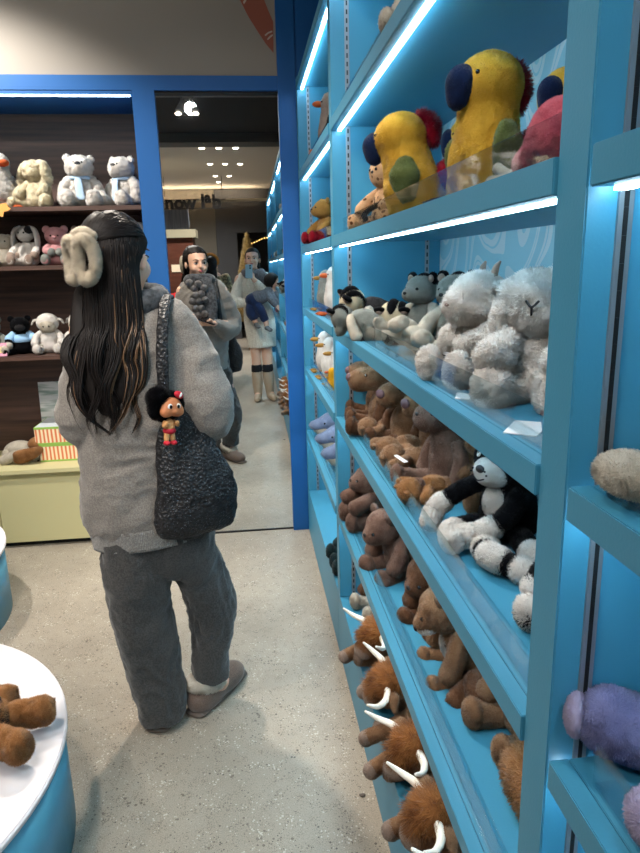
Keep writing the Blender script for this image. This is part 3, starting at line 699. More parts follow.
# black cat with striped long limbs
def catx(rt, s, add, H, hd):
    for sx in (-1, 1):
        c0 = surf([((0, 0, 0), (.30, .22, .24))], (sx*.75, -1, .50), .05); nn = c0/np.linalg.norm(c0); t1 = np.cross((0, 0, 1), nn); t1 /= np.linalg.norm(t1); t2 = np.cross(nn, t1)
        V, F = tube([c0+t1*.034*math.cos(a)+t2*.055*math.sin(a) for a in np.linspace(0, 2*PI, 15)], [.011]*15, 8, 30, caps=False)
        mesh('eye_ring', H(V)*s, F, mat('white_stitch', (235, 235, 230), .7), hd)
    V, F = tube([(-.06, -.325, -.10), (0, -.335, -.12), (.06, -.325, -.10)], [.006]*3, 8); mesh('stitched_smile', H(V)*s, F, nosem, hd)
    for i, (x, z) in enumerate(((-.07, -.03), (-.09, -.06), (.07, -.03), (.09, -.06))):
        V, F = ball((x, -.325, z), .009, 2); mesh('whisker_dot', H(V)*s, F, nosem, hd)
    limbs = [('tail', [(.0, -.2, .12), (.18, -.42, .10), (.36, -.62, .14), (.62, -.60, .12), (.86, -.52, .10)], .085),
             ('arm', [(-.2, -.05, .50), (-.36, -.22, .38), (-.50, -.40, .20), (-.46, -.50, .10)], .075),
             ('arm', [(.2, -.05, .50), (.26, -.28, .34), (.16, -.46, .20), (.02, -.56, .14)], .08),
             ('leg', [(-.12, -.05, .11), (-.20, -.30, .10), (-.16, -.52, .10), (.02, -.66, .12)], .085),
             ('leg', [(.14, -.05, .11), (.40, -.20, .10), (.62, -.34, .12), (.70, -.30, .12)], .09)]
    for nm, path, r in limbs:
        l = add(nm, tube(path, [r]*len(path), 14), f_black); P = spline(path, 41)
        for a, b in (((12, 16), (22, 26), (33, 40)) if nm == 'tail' else ((22, 27), (33, 41))):
            b = min(b, 40); add('white_band', tube(P[a:b+1], [r*1.20]*(b-a+1), 14, 8), f_white, l)
animal('cat_plush', 'black plush cat with white face, belly and black and white ringed limbs', 'plush cat', (.48, 1.12, Z3), -66, .215, bm_=f_black, head=[((0, 0, 0), (.30, .22, .24))], hp=(0, -.05, .72), muzzle=(f_white, [((0, -.13, -.07), (.17, .19, .14))]),
       ears=('pointy', .14, .09), nose=(nosem, .045, .035, .25), eyes=None, fur=mid, n=5, arms=None, legs=None, belly=(f_white, [((0, -.13, .34), (.13, .12, .17))]), extra=catx)
animal('cat_plush', 'white footed plush half hidden by the near upright beside the black cat', 'plush animal', (.48, .80, Z3), -60, .2, bm_=f_black, tipm=f_white, fur=mid)

# ---------------------------------------------------------------- brown bears on the second shelf
bear_head = [((0, 0, 0), (.24, .22, .21)), ((0, -.19, -.04), (.13, .11, .11))]
def bear(label, loc, rz, s, fm=f_cocoa, tilt=(0, 0), **k):
    d = dict(head=bear_head, ears=('round', .075, .19, .17), nose=(nosem, .035, .03, .05), fur=(.006, .0017, 60, .5), limb=.1, hp=(0, -.12, .70), n=5, eyes=(.5, .15))
    d.update(k); return animal('bear_plush', label, 'plush bear', loc, rz, s, bm_=fm, tilt=tilt, **d)
bear('cocoa brown bear plush with outstretched paw at the far end of the low shelf', (.415, 2.07, Z2), -85, .225, arms='fwd')
bear('cocoa brown bear plush leaning face down over the low shelf edge', (.435, 1.72, Z2), -75, .225, tilt=(18, 0))
bear('dark brown bear plush slumped behind the lip under the brown row', (.48, 1.43, Z2), -68, .22, f_dkbrown, (20, 0))
bear('small cocoa plush tucked behind the leaning bear', (.53, 1.62, Z2), -70, .17, f_dkbrown)
animal('fox_plush', 'brown and white plush fox lying under the black cat shelf', 'plush animal', (.47, 1.22, Z2), -95, .225, bm_=f_brown, head=[((0, 0, 0), (.24, .21, .2)), ((0, -.17, -.05), (.12, .14, .09))], muzzle=(f_white, [((0, -.17, -.09), (.13, .14, .08))]), nose=(nosem, .04, .03, .1), ears=('pointy', .1, .08), fur=mid, tilt=(25, 0), belly=(f_white, [((0, -.12, .3), (.14, .12, .2))]), tail=(f_dkbrown, [(.2, -.1, .1), (.42, -.2, .1), (.5, -.3, .12)], [.08, .13, .1]))
animal('fox_plush', 'brown plush with white belly and fluffy dark tail, half hidden behind the upright', 'plush animal', (.50, 1.0, Z2), -80, .225, bm_=f_brown, muzzle=(f_white, [((0, -.14, -.06), (.12, .13, .09))]), nose=(nosem, .035, .03, .1), ears=('pointy', .1, .08), fur=mid, belly=(f_white, [((0, -.12, .3), (.14, .12, .2))]), tail=(f_dkbrown, [(-.2, -.1, .12), (-.42, -.2, .12), (-.56, -.2, .14)], [.09, .16, .13]))
bt = empty('squirrel_plush', (.435, .84, Z2), (0, 0, math.radians(-70)), 'brown fluffy plush lowest on the right beside the upright', 'plush animal')
V, F = star([((0, 0, .05), (.06, .05, .05)), ((.04, -.02, .045), (.045, .04, .045))], .02, 4); furry('body', V, F, f_tan, bt, L=.016, W=.003, dens=40, mess=.9)
V, F = star([((-.02, .06, .06), (.05, .05, .06))], .02, 3); furry('head', V, F, f_dkbrown, bt, L=.008, W=.002, dens=50)

# ---------------------------------------------------------------- highland cows on the plinth
cow_head = [((0, 0, 0), (.21, .20, .20)), ((0, -.19, -.07), (.14, .12, .12))]
def cowx(rt, s, add, H, hd):
    V, F = star([((0, .02, .09), (.20, .19, .14)), ((0, -.13, .07), (.14, .10, .09))], .04, 4)
    furry('fringe', H(V)*s, F, f_rust, hd, L=.034, W=.0024, dens=26, mess=.9, comb=(0, -.4, -.7))
def cow(label, loc, rz, s=.235, tilt=(-4, 0)):
    return animal('cow_plush', label, 'plush highland cow', loc, rz, s, bm_=f_brown, head=cow_head, muzzle=(f_greige, [((0, -.22, -.09), (.135, .11, .10))]), horns=([(.14, -.02, .12), (.30, -.05, .12), (.42, -.14, .16), (.48, -.24, .26)], [.044, .038, .030, .014]),
        ears=('leaf', .08, .06), tipm=f_greige, fur=mid, limb=.07, extra=cowx, arms=lambda sx: [(sx*.2, -.05, .40), (sx*.31, -.32, .24), (sx*.34, -.56, .13)], legs='sit', eyes=(.6, .05), tilt=tilt, hp=(0, -.30, .52), hr=(10, 0, 0), group='highland cow plushes on the lowest shelf')
k1 = cow('farthest highland cow plush, rust fringe and long cream horn over the plinth edge', (.405, 1.72, Z1), -75)
dup(k1, (.405, 1.49, Z1), (0, math.radians(8), math.radians(-98)), 1.0, 'highland cow plush stretching a leg out over the plinth edge, second from the far end')
dup(k1, (.40, 1.27, Z1), (0, 0, math.radians(-72)), .98, 'highland cow plush with two grey hooves forward, third from the far end')
dup(k1, (.40, 1.06, Z1), (0, 0, math.radians(-85)), 1.0, 'highland cow plush with a pale horn tip beside the shelf edge, fourth along')
dup(k1, (.40, .87, Z1), (0, math.radians(8), math.radians(-80)), 1.0, 'nearest highland cow plush at the bottom edge of the picture')
animal('sheep_plush', 'white and brown plush on the plinth beside the far upright', 'plush animal', (.45, 2.08, Z1), -75, .22, bm_=f_ivory, hm=f_white, armm=f_dkbrown, fur=mid)
animal('hedgehog_plush', 'gold fuzzy plush behind the farthest highland cow', 'plush animal', (.46, 1.92, Z1), -80, .15, bm_=f_gold, fur=mid)

# ---------------------------------------------------------------- far bay
animal('bear_plush', 'golden plush in red beside the far slotted strip', 'plush bear', (.385, 3.05, Z5), -75, .20, bm_=f_gold, head=bear_head, lm=f_red, armm=f_gold, ears=('round', .07, .19, .17), fur=tiny, n=3, belly=(f_red, [((0, -.02, .2), (.28, .24, .2))]), nose=(nosem, .03, .02, 0))
penguin_b = [((0, 0, .30), (.26, .23, .32)), ((0, 0, .56), (.2, .19, .2)), ((0, 0, .80), (.19, .18, .18))]
bk = [((0, -.22, .79), (.05, .10, .05))]
bird('puffin_plush', 'grey plush bird with folded dark wings on the far bay shelf', 'plush bird', (.385, 3.12, Z4), -85, .19, penguin_b, f_grey, bk, f_gold, (.5, .2), (f_black, [(.2, 0, .56), (.27, 0, .4), (.24, 0, .2)], [(.04, .06), (.04, .1), (.03, .05)]), (f_gold, .13, -.24), fur=tiny, n=3)
bird('puffin_plush', 'white plush bird with orange feet nearer the upright on the far bay shelf', 'plush bird', (.385, 2.80, Z4), -85, .21, penguin_b, f_white, bk, f_orange, (.5, .2), (f_black, [(.2, 0, .56), (.27, 0, .4), (.24, 0, .2)], [(.04, .06), (.04, .1), (.03, .05)]), (f_orange, .13, -.24), fur=tiny, n=3)
bird('puffin_plush', 'pale plush bird with orange feet on the upper far bay shelf', 'plush bird', (.39, 2.86, Z6), -95, .24, penguin_b, f_greige, bk, f_orange, (.5, .2), (f_black, [(.2, 0, .56), (.27, 0, .4), (.24, 0, .2)], [(.04, .06), (.04, .1), (.03, .05)]), (f_orange, .13, -.24), fur=tiny, n=3)
g1 = bird('goose_plush', 'white goose plush with mustard beak farthest along its shelf', 'plush goose', (.385, 3.20, Z3), -88, .205, penguin_b, f_white, [((0, -.24, .79), (.055, .13, .05))], f_gold, (.5, .2), (f_white, [(.2, 0, .56), (.27, 0, .4), (.24, 0, .2)], [(.04, .06), (.05, .11), (.03, .05)]), (f_gold, .13, -.22), fur=tiny, n=3, group='goose plushes')
dup(g1, (.385, 3.0, Z3), (0, 0, math.radians(-85)), .96, 'white goose plush in the middle of three')
g3 = dup(g1, (.39, 2.80, Z3), (0, 0, math.radians(-82)), .88, 'white goose plush nearest the upright, charcoal wing showing')
for c in g3.children:
    if c.name.startswith('wing'): c.data = c.data.copy(); c.data.materials[0] = f_char
bird('duck_plush', 'small yellow duckling plush in front of the geese', 'plush bird', (.35, 2.68, Z3), -100, .10, penguin_b, f_lemon, [((0, -.24, .79), (.09, .10, .05))], f_orange, (.5, .2), fur=tiny, n=3)
def shark(label, loc, rz, s):
    rt = empty('shark_plush', loc, (0, 0, math.radians(rz)), label, 'plush shark', 'shark plushes on the far bay shelf')
    V, F = star([((0, .05, .36), (.34, .42, .30)), ((0, -.28, .34), (.22, .30, .17)), ((0, -.52, .36), (.10, .12, .09))], .08, 4); b = furry('body', V*s, F, f_slate, rt, L=.003, W=.0018, dens=30)
    V, F = star([((0, -.1, .24), (.27, .42, .22))], .05, 3); furry('belly', V*s, F, f_ivory, rt, L=.003, W=.0018, dens=30)
    V, F = tube([(0, .15, .6), (0, .28, .8), (0, .36, .88)], [(.14, .05), (.09, .04), (.03, .02)], 12, up=(0, 1, 0)); furry('dorsal_fin', V*s, F, f_slate, rt, L=.003, W=.0018, dens=30)
    for sx in (-1, 1):
        V, F = tube([(sx*.26, .0, .25), (sx*.46, .1, .16), (sx*.58, .2, .12)], [(.12, .05), (.1, .04), (.04, .02)], 12, up=(0, 1, 0)); furry('fin', V*s, F, f_slate, rt, L=.003, W=.0018, dens=30)
        V, F = ball((sx*.225, -.28, .42), .025, 2); mesh('eye', V*s, F, bead, rt)
    return rt
s1_ = shark('slate blue shark plush farthest along the shelf, snout over the edge', (.42, 3.25, Z2), -80, .20)
dup(s1_, (.42, 2.98, Z2), (0, 0, math.radians(-78)), 1.0, 'slate blue shark plush in the middle of the three')
dup(s1_, (.42, 2.72, Z2), (0, 0, math.radians(-82)), 1.0, 'slate blue shark plush nearest the upright')
t1 = animal('seal_plush', 'dark teal plush foot sticking out on the plinth, farther of two', 'plush animal', (.40, 2.50, Z1), -88, .20, bm_=f_teal, fur=tiny, n=3, legs='sit', limb=.11)
dup(t1, (.41, 2.35, Z1), (0, 0, math.radians(-82)), 1.0, 'dark teal plush beside the upright on the plinth, nearer of two')
def thing_on_far(z, y, m, lb): animal('bear_plush', lb, 'plush animal', (.44, y, z), -80, .19, bm_=m, fur=tiny, n=3)

# ---------------------------------------------------------------- near bay
nb = animal('bear_plush', 'beige plush lying on the nearest shelf at the right edge, top one', 'plush animal', (.435, .50, Z4+.022), -88, .15, bm_=f_ivory, tilt=(84, 0), body=[((0, 0, .30), (.22, .17, .3))], fur=(.005, .0014, 90, .5), n=5, eyes=None, arms='down')
nb.scale = (1, .62, 1)
lav = empty('elephant_plush', (.475, .475, Z3), (0, 0, math.radians(-60)), 'lavender plush elephant lying on the nearest shelf at the lower right', 'plush elephant')
V, F = star([((.0, 0, .045), (.055, .07, .042)), ((-.05, -.03, .045), (.045, .05, .04))], .02, 5); furry('body', V, F, f_lav, lav, L=.005, W=.0014, dens=90)
V, F = tube([(-.04, -.02, .04), (-.085, -.05, .045), (-.12, -.07, .05)], [.036, .034, .034], 18); l_ = furry('leg', V, F, f_lav, lav, L=.005, W=.0014, dens=90)
V, F = ball((-.148, -.087, .05), (.012, .024, .024), 3, (0, 0, .55)); furry('foot_pad', V, F, f_lilac, l_, L=.003, W=.001, dens=80)
V, F = tube([(.03, -.05, .03), (.05, -.09, .035), (.05, -.12, .04)], [.032, .03, .03], 18); furry('leg', V, F, f_lilac, lav, L=.005, W=.0014, dens=90)
animal('elephant_plush', 'pale lilac plush lying nearest in the lower right corner', 'plush elephant', (.425, .435, Z3+.03), -88, .12, bm_=f_lilac, tilt=(80, 0), fur=(.005, .0014, 80, .5), n=5, arms='down', eyes=None)
for y, z, m, lb in ((.05, Z4, f_white, 'white plush bear on the nearest bay, level with the goat'), (-.35, Z4, f_tan, 'tan plush bear in the nearest bay, seen only in the mirror'), (-.1, Z5, f_greige, 'greige plush bear high in the nearest bay, seen in the mirror'), (-.5, Z5, f_white, 'white plush bear high behind the photographer, seen in the mirror'), (-1.3, Z5, f_brown, 'brown plush bear on the bay behind the photographer, seen in the mirror'), (-1.6, Z4, f_white, 'white plush bear low on the bay behind the photographer, seen in the mirror'), (-.6, Z3, f_pink, 'pink plush bear in the nearest bay, seen in the mirror')):
    animal('bear_plush', lb, 'plush bear', (.42, y, z), -80, .21, bm_=m, fur=tiny, n=3, ears=('round', .07, .19, .17), nose=(nosem, .03, .02, 0))

# ---------------------------------------------------------------- dark wood display
YD = 3.70
scarf_b = mat('scarf_pale_blue', (168, 192, 214), .8)
ZD1, ZD2, ZD3, ZDC = 1.788, 1.503, 1.044, .4498
wbf = (.009, .0035, 22, .8)
wb = animal('polar_bear_plush', 'white bear plush with pale blue scarf, left of the pair', 'plush bear', (-.815, YD, ZD1), 8, .27, bm_=f_white, head=[((0, 0, 0), (.25, .22, .21)), ((0, -.16, -.05), (.14, .12, .11))], ears=('round', .07, .21, .15), nose=(nosem, .055, .04, .15), scarf=scarf_b, fur=wbf, lump=.006, limb=.105, eyes=(.35, .3), group='white bear plushes with scarves', arms='down')
dup(wb, (-.60, YD+.03, ZD1), (0, 0, math.radians(-28)), .98, 'white bear plush with pale blue scarf beside the blue post, turned left')
animal('lamb_plush', 'cream curly lamb plush with long ears, left of the scarf bears', 'plush lamb', (-1.03, YD, ZD1), -25, .245, bm_=f_cream, ears=('droop', .3, .12), fur=wbf, lump=.005, eyes=None, legs='wide', limb=.10)
def beakx(rt, s, add): pass
bird('duck_plush', 'white duck plush with orange beak at the left edge of the top shelf', 'plush bird', (-1.215, YD, ZD1), 40, .28, penguin_b, f_white, [((0, -.24, .78), (.09, .13, .06))], f_orange, (.5, .3), (f_white, [(.2, 0, .56), (.29, 0, .4), (.26, 0, .2)], [(.04, .06), (.05, .11), (.03, .05)]), (f_orange, .13, -.25), fur=wbf, n=4)
# orange paper leaf hanging from the top shelf
bm = bmesh.new(); pts = [unproj_y(px, py, 3.53) for px, py in [(-8, 206), (2, 204), (7, 203), (9, 207), (12, 209), (9, 211), (5, 212), (4, 217), (-2, 216), (-8, 218)]]
plate('paper_leaf', pts, 3.515, .0015, mat('paper_orange', (226, 158, 84), .8))
tag(bpy.data.objects['paper_leaf'], 'orange paper leaf hanging over the edge of the top dark shelf', 'decoration')
animal('rabbit_plush', 'ivory rabbit plush at the left edge of the middle dark shelf', 'plush rabbit', (-1.24, YD, ZD2), 10, .20, bm_=f_ivory, ears=('droop', .4, .09), fur=tiny, hm=f_ivory, tipm=f_greige, hp=(0, -.05, .60))
animal('rabbit_plush', 'white rabbit plush with grey brown patches and long ears', 'plush rabbit', (-1.115, YD-.02, ZD2), -12, .205, bm_=f_white, ears=('droop', .42, .09), em=f_white, fur=tiny, tipm=f_greige, hp=(0, -.05, .78), head=[((0, 0, 0), (.2, .18, .19)), ((0, -.1, -.03), (.12, .1, .1))], patch=[(f_char, [((.12, -.02, .08), (.09, .15, .12))])])
animal('bear_plush', 'pale pink plush bear with grey paws on the middle dark shelf', 'plush bear', (-.965, YD-.02, ZD2), 4, .20, bm_=f_palepink, ears=('round', .10, .22, .16), fur=tiny, tipm=f_grey, hp=(0, -.05, .74), head=[((0, 0, 0), (.27, .21, .22))], muzzle=(f_palepink, [((0, -.19, -.03), (.07, .05, .05))]), eyes=(.45, 0), arms='belly', limb=.09)
animal('rabbit_plush', 'grey brown plush just behind the woman\'s fluffy hair clip', 'plush rabbit', (-.83, YD, ZD2), 15, .20, bm_=f_greige, fur=tiny, ears=('round', .09, .2, .16))
animal('dog_plush', 'white plush with grey spots next to the blue post, right of the woman\'s hair', 'plush dog', (-.56, YD-.05, ZD2), 20, .22, bm_=f_white, fur=tiny, ears=('droop', .3, .09), em=f_grey, patch=[(f_grey, [((-.12, -.05, .05), (.09, .15, .12))])])
lavc = mat('cloth_lavender', (206, 192, 220), .9, noise=.1, nscale=30); bluec = mat('cloth_pale_blue', (150, 190, 224), .9)
def bonnet(rt, s, add, H, hd):
    V, F = star([((0, .03, .05), (.27, .22, .23))], .02, 3); furry('bonnet', H(V)*s, F, f_white, hd, L=.004, W=.002, dens=25)
    V, F = tube([(.2*math.cos(a), .17*math.sin(a), .14+.02*math.sin(6*a)) for a in np.linspace(0, 2*PI, 25)], [(.07, .03)]*25, 8, 48, caps=False); mesh('skirt', (V+np.array((0, 0, .05)))*s, F, lavc, rt)
lb_ = animal('lamb_plush', 'white lamb plush in a bonnet and lavender skirt', 'plush lamb', (-1.06, YD-.02, ZD3), 5, .215, bm_=f_white, hm=f_ivory, fur=tiny, ears=('leaf', .08, .07), em=f_white, head=[((0, -.07, -.03), (.20, .17, .17))], hp=(0, -.05, .70), eyes=(.4, 0), extra=bonnet, limb=.08)
dup(lb_, (-.90, YD, ZD3), (0, 0, math.radians(-25)), 1.0, 'white lamb plush in a bonnet half hidden behind the woman\'s long hair')
def shirt(rt, s, add, H, hd):
    V, F = star([((0, 0, .38), (.27, .23, .18))], .02, 3); mesh('shirt', V*s, F, bluec, rt)
    for sx in (-1, 1): V, F = tube([(sx*.19, -.03, .50), (sx*.29, -.13, .40)], [.10, .115], 14); mesh('sleeve', V*s, F, bluec, rt)
animal('bear_plush', 'black bear plush wearing a pale blue shirt', 'plush bear', (-1.205, YD-.02, ZD3), 15, .205, bm_=f_black, fur=tiny, ears=('round', .08, .2, .17), muzzle=(f_char, [((0, -.14, -.04), (.14, .1, .1))]), extra=shirt, legs='wide', tipm=f_ivory)
animal('bear_plush', 'grey plush with pale face at the left edge of the lower dark shelf', 'plush bear', (-1.36, YD-.01, ZD3), 15, .2, bm_=f_grey, fur=tiny, ears=('round', .08, .2, .17), muzzle=(f_ivory, [((0, -.13, -.03), (.16, .12, .12))]))
pk = empty('picture_book', (-1.29, 3.575, ZD3), (math.radians(-14), 0, math.radians(8)), 'small pink covered book propped on the lower dark shelf', 'book')
box('cover', -.035, .035, -.005, .005, 0, .07, mat('book_pink', (224, 158, 180), .5), pk, .001); box('cover_picture', -.02, .02, -.0058, -.0051, .018, .05, mat('book_yellow', (240, 214, 150), .5), pk)
# counter: dog, gift boxes, card, lamb on the boxes
dg = animal('dog_plush', 'ivory plush dog with tan ears lying on the cream counter', 'plush dog', (-1.375, 3.70, ZDC+.045), 74, .30, bm_=f_ivory, hm=f_ivory, body=[((0, 0, .26), (.19, .17, .28))], head=[((0, 0, 0), (.2, .19, .18)), ((0, -.15, -.05), (.12, .12, .1))], hp=(0, -.04, .62), em=f_tan, ears=('droop', .22, .13), tilt=(82, 0), fur=tiny, arms='down', patch=[(f_tan, [((0, .1, .05), (.19, .14, .16))])], limb=.085)
def stripes():
    m, nt, b = new_mat('striped_box_paper'); N = nt.nodes; L = nt.links
    tc = N.new('ShaderNodeTexCoord'); wv = N.new('ShaderNodeTexWave'); wv.inputs['Scale'].default_value = 15; wv.inputs['Distortion'].default_value = .6; wv.inputs['Detail'].default_value = 1
    wv.bands_direction = 'X'; L.new(tc.outputs['Object'], wv.inputs['Vector'])
    r = N.new('ShaderNodeValToRGB'); r.color_ramp.elements[0].position = .35; r.color_ramp.elements[0].color = (*lin((226, 128, 84)), 1); r.color_ramp.elements[1].position = .62; r.color_ramp.elements[1].color = (*lin((244, 226, 188)), 1)
    L.new(wv.outputs['Fac'], r.inputs['Fac']); L.new(r.outputs['Color'], b.inputs['Base Color']); b.inputs['Roughness'].default_value = .5
    return m
stm = stripes(); grn = mat('box_green_edge', (150, 190, 88), .5); boxtop = mat('box_lid_pale', (216, 222, 226), .5)
for i, (x0, x1, z0, lbl) in enumerate(((-1.165, -.80, ZDC, 'lower orange striped gift box with green edges on the cream counter'), (-1.18, -.83, ZDC+.0985, 'upper orange striped gift box with green edges, white lamb on top'))):
    rt = empty('gift_box', ((x0+x1)/2, 3.72, z0), label=lbl, cat='gift box', group='striped gift boxes'); o = rt.location
    box('body', x0, x1, 3.60, 3.85, z0+.0002, z0+.097, stm, rt, 0, o)
    box('edge_band', x0-.001, x1+.001, 3.599, 3.851, z0+.086, z0+.0975, grn, rt, 0, o)
    box('edge_band', x0-.001, x1+.001, 3.599, 3.851, z0+.0002, z0+.009, grn, rt, 0, o)
    box('lid', x0+.004, x1-.004, 3.604, 3.846, z0+.0968, z0+.098, boxtop, rt, 0, o)
animal('lamb_plush', 'small white lamb plush lying on top of the striped boxes', 'plush lamb', (-1.04, 3.68, ZDC+.235), 60, .17, bm_=f_white, fur=wbf, lump=.004, tilt=(78, 0), arms='down', ears=('leaf', .08, .07), eyes=None)
cm, nt, b = new_mat('landscape_print'); tc = nt.nodes.new('ShaderNodeTexCoord'); mpn = nt.nodes.new('ShaderNodeMapping'); mpn.inputs['Scale'].default_value = (2, 1, 12)
nn_ = nt.nodes.new('ShaderNodeTexNoise'); nn_.inputs['Scale'].default_value = 3; rp = nt.nodes.new('ShaderNodeValToRGB')
rp.color_ramp.elements[0].color = (*lin((140, 160, 150)), 1); rp.color_ramp.elements[0].position = .35; rp.color_ramp.elements[1].color = (*lin((222, 224, 222)), 1); rp.color_ramp.elements[1].position = .55
nt.links.new(tc.outputs['Object'], mpn.inputs[0]); nt.links.new(mpn.outputs[0], nn_.inputs['Vector']); nt.links.new(nn_.outputs['Fac'], rp.inputs['Fac']); nt.links.new(rp.outputs['Color'], b.inputs['Base Color'])
rt = empty('picture_card', (-1.08, 3.87, ZDC), (math.radians(-4), 0, 0), 'pale landscape picture card standing behind the striped boxes', 'picture card')
box('card', -.14, .16, -.004, .0, 0, .40, cm, rt)
# ---------------------------------------------------------------- plush on the podium
def coat(rt, s, add, H, hd):
    V, F = star([((0, 0, .28), (.32, .29, .31)), ((0, 0, .46), (.26, .24, .14))], .03, 4); V = lumpy(V, F, .01, 9); mesh('coat', V*s, F, mat('black_cloth', (20, 20, 24), .85, bump=.3, bscale=120), rt)
    for sx in (-1, 1): V, F = tube([(sx*.19, -.03, .50), (sx*.29, -.10, .38)], [.14, .15], 14); mesh('sleeve', V*s, F, MATS['black_cloth'], rt)
animal('bear_plush', 'tan bear plush in a black coat lying on the white topped podium', 'plush bear', (-.64, 1.46, .375), 82, .25, bm_=f_tan, head=bear_head, ears=('round', .08, .19, .17), fur=(.008, .002, 60, .5), lump=.003, limb=.115, tilt=(-80, 0), legs='lie', extra=coat, nose=(nosem, .035, .03, .05), n=5, arms='down')
# ================================================================== PEOPLE
def cloth(name, rgb, rgb2=None, scale=220, bump=.35, rough=.95, sheen=.25, big=0):
    """knitted / jersey cloth: fine two-tone heather grain"""
    if name in MATS: return MATS[name]
    m, nt, b = new_mat(name); N = nt.nodes; L = nt.links; c = lin(rgb); c2 = lin(rgb2) if rgb2 else tuple(v*.7 for v in c)
    tc = N.new('ShaderNodeTexCoord'); n = N.new('ShaderNodeTexNoise'); n.inputs['Scale'].default_value = scale; n.inputs['Detail'].default_value = 2
    L.new(tc.outputs['Object'], n.inputs['Vector']); r = N.new('ShaderNodeValToRGB'); r.color_ramp.elements[0].position = .38; r.color_ramp.elements[1].position = .62
    r.color_ramp.elements[0].color = (*c2, 1); r.color_ramp.elements[1].color = (*c, 1); L.new(n.outputs['Fac'], r.inputs['Fac']); L.new(r.outputs['Color'], b.inputs['Base Color'])
    bp = N.new('ShaderNodeBump'); bp.inputs['Strength'].default_value = bump; bp.inputs['Distance'].default_value = .002; L.new(n.outputs['Fac'], bp.inputs['Height'])
    if big:
        w = N.new('ShaderNodeTexWave'); w.inputs['Scale'].default_value = big; w.inputs['Distortion'].default_value = 1; L.new(tc.outputs['Object'], w.inputs['Vector'])
        b2 = N.new('ShaderNodeBump'); b2.inputs['Strength'].default_value = .5; b2.inputs['Distance'].default_value = .004; L.new(w.outputs['Fac'], b2.inputs['Height']); L.new(bp.outputs['Normal'], b2.inputs['Normal']); L.new(b2.outputs['Normal'], b.inputs['Normal'])
    else: L.new(bp.outputs['Normal'], b.inputs['Normal'])
    b.inputs['Roughness'].default_value = rough; b.inputs['Sheen Weight'].default_value = sheen; b.inputs['Specular IOR Level'].default_value = .2
    MATS[name] = m; return m
def skin_mat():
    m, nt, b = new_mat('skin'); b.inputs['Base Color'].default_value = (*lin((222, 176, 150)), 1); b.inputs['Roughness'].default_value = .5
    b.inputs['Subsurface Weight'].default_value = .12; b.inputs['Subsurface Radius'].default_value = (.02, .008, .004); b.inputs['Subsurface Scale'].default_value = .3; return m
skin = skin_mat()
eye_w = mat('eye_white', (232, 226, 220), .25); iris = mat('iris_dark', (30, 20, 16), .1); lipm = mat('lip_rose', (176, 92, 88), .4); browm = mat('brow_dark', (48, 34, 30), .9)
hair_d = mat('hair_dark_brown', (24, 17, 15), .55, spec=.25, noise=.4, nscale=30); hair_c = mat('hair_caramel', (104, 76, 52), .42, spec=.5)
cranium = [((0, .012, .03), (.076, .094, .088)), ((0, -.03, -.03), (.060, .062, .076)), ((0, -.048, -.078), (.036, .036, .030)), ((.034, -.062, -.035), (.026, .026, .028)), ((-.034, -.062, -.035), (.026, .026, .028)),
           ((0, -.078, .022), (.036, .018, .016)), ((0, -.094, -.010), (.009, .014, .022)), ((0, -.104, -.028), (.012, .012, .009)), ((0, -.088, -.055), (.020, .010, .008)), ((0, -.080, -.090), (.018, .016, .014))]
def hand_parts(w, d, n, curl=.6, side=1, s=1.):
    """palm + five unequal bent fingers: w wrist point, d pointing direction, n palm normal"""
    w = np.array(w, float); d = np.array(d, float); d /= np.linalg.norm(d); n = np.array(n, float); n -= d*(n@d); n /= np.linalg.norm(n); u = np.cross(d, n)*side
    P = [tube([w-d*.02, w+d*.03*s, w+d*.075*s], [(.016*s, .024*s), (.014*s, .034*s), (.013*s, .038*s)], 12, up=n)]
    for i, ln in enumerate((.066, .074, .069, .054)):
        b = w+d*.08*s+u*(.030-.019*i)*s; a = d*math.cos(curl*.35)+n*math.sin(curl*.35); c = d*math.cos(curl)+n*math.sin(curl); e = d*math.cos(curl*1.7)+n*math.sin(curl*1.7)
        ln *= s; P.append(tube([b-d*.012, b+a*ln*.42, b+a*ln*.42+c*ln*.33, b+a*ln*.42+c*ln*.33+e*ln*.25], [.0092*s, .0084*s, .0078*s, .0068*s], 10))
    b = w+d*.022*s+u*.026*s; P.append(tube([b, b+(u*.7+d*.7+n*.3)*.03*s, b+(u*.35+d*.9+n*.6)*.06*s], [.013*s, .0098*s, .008*s], 10))
    return P
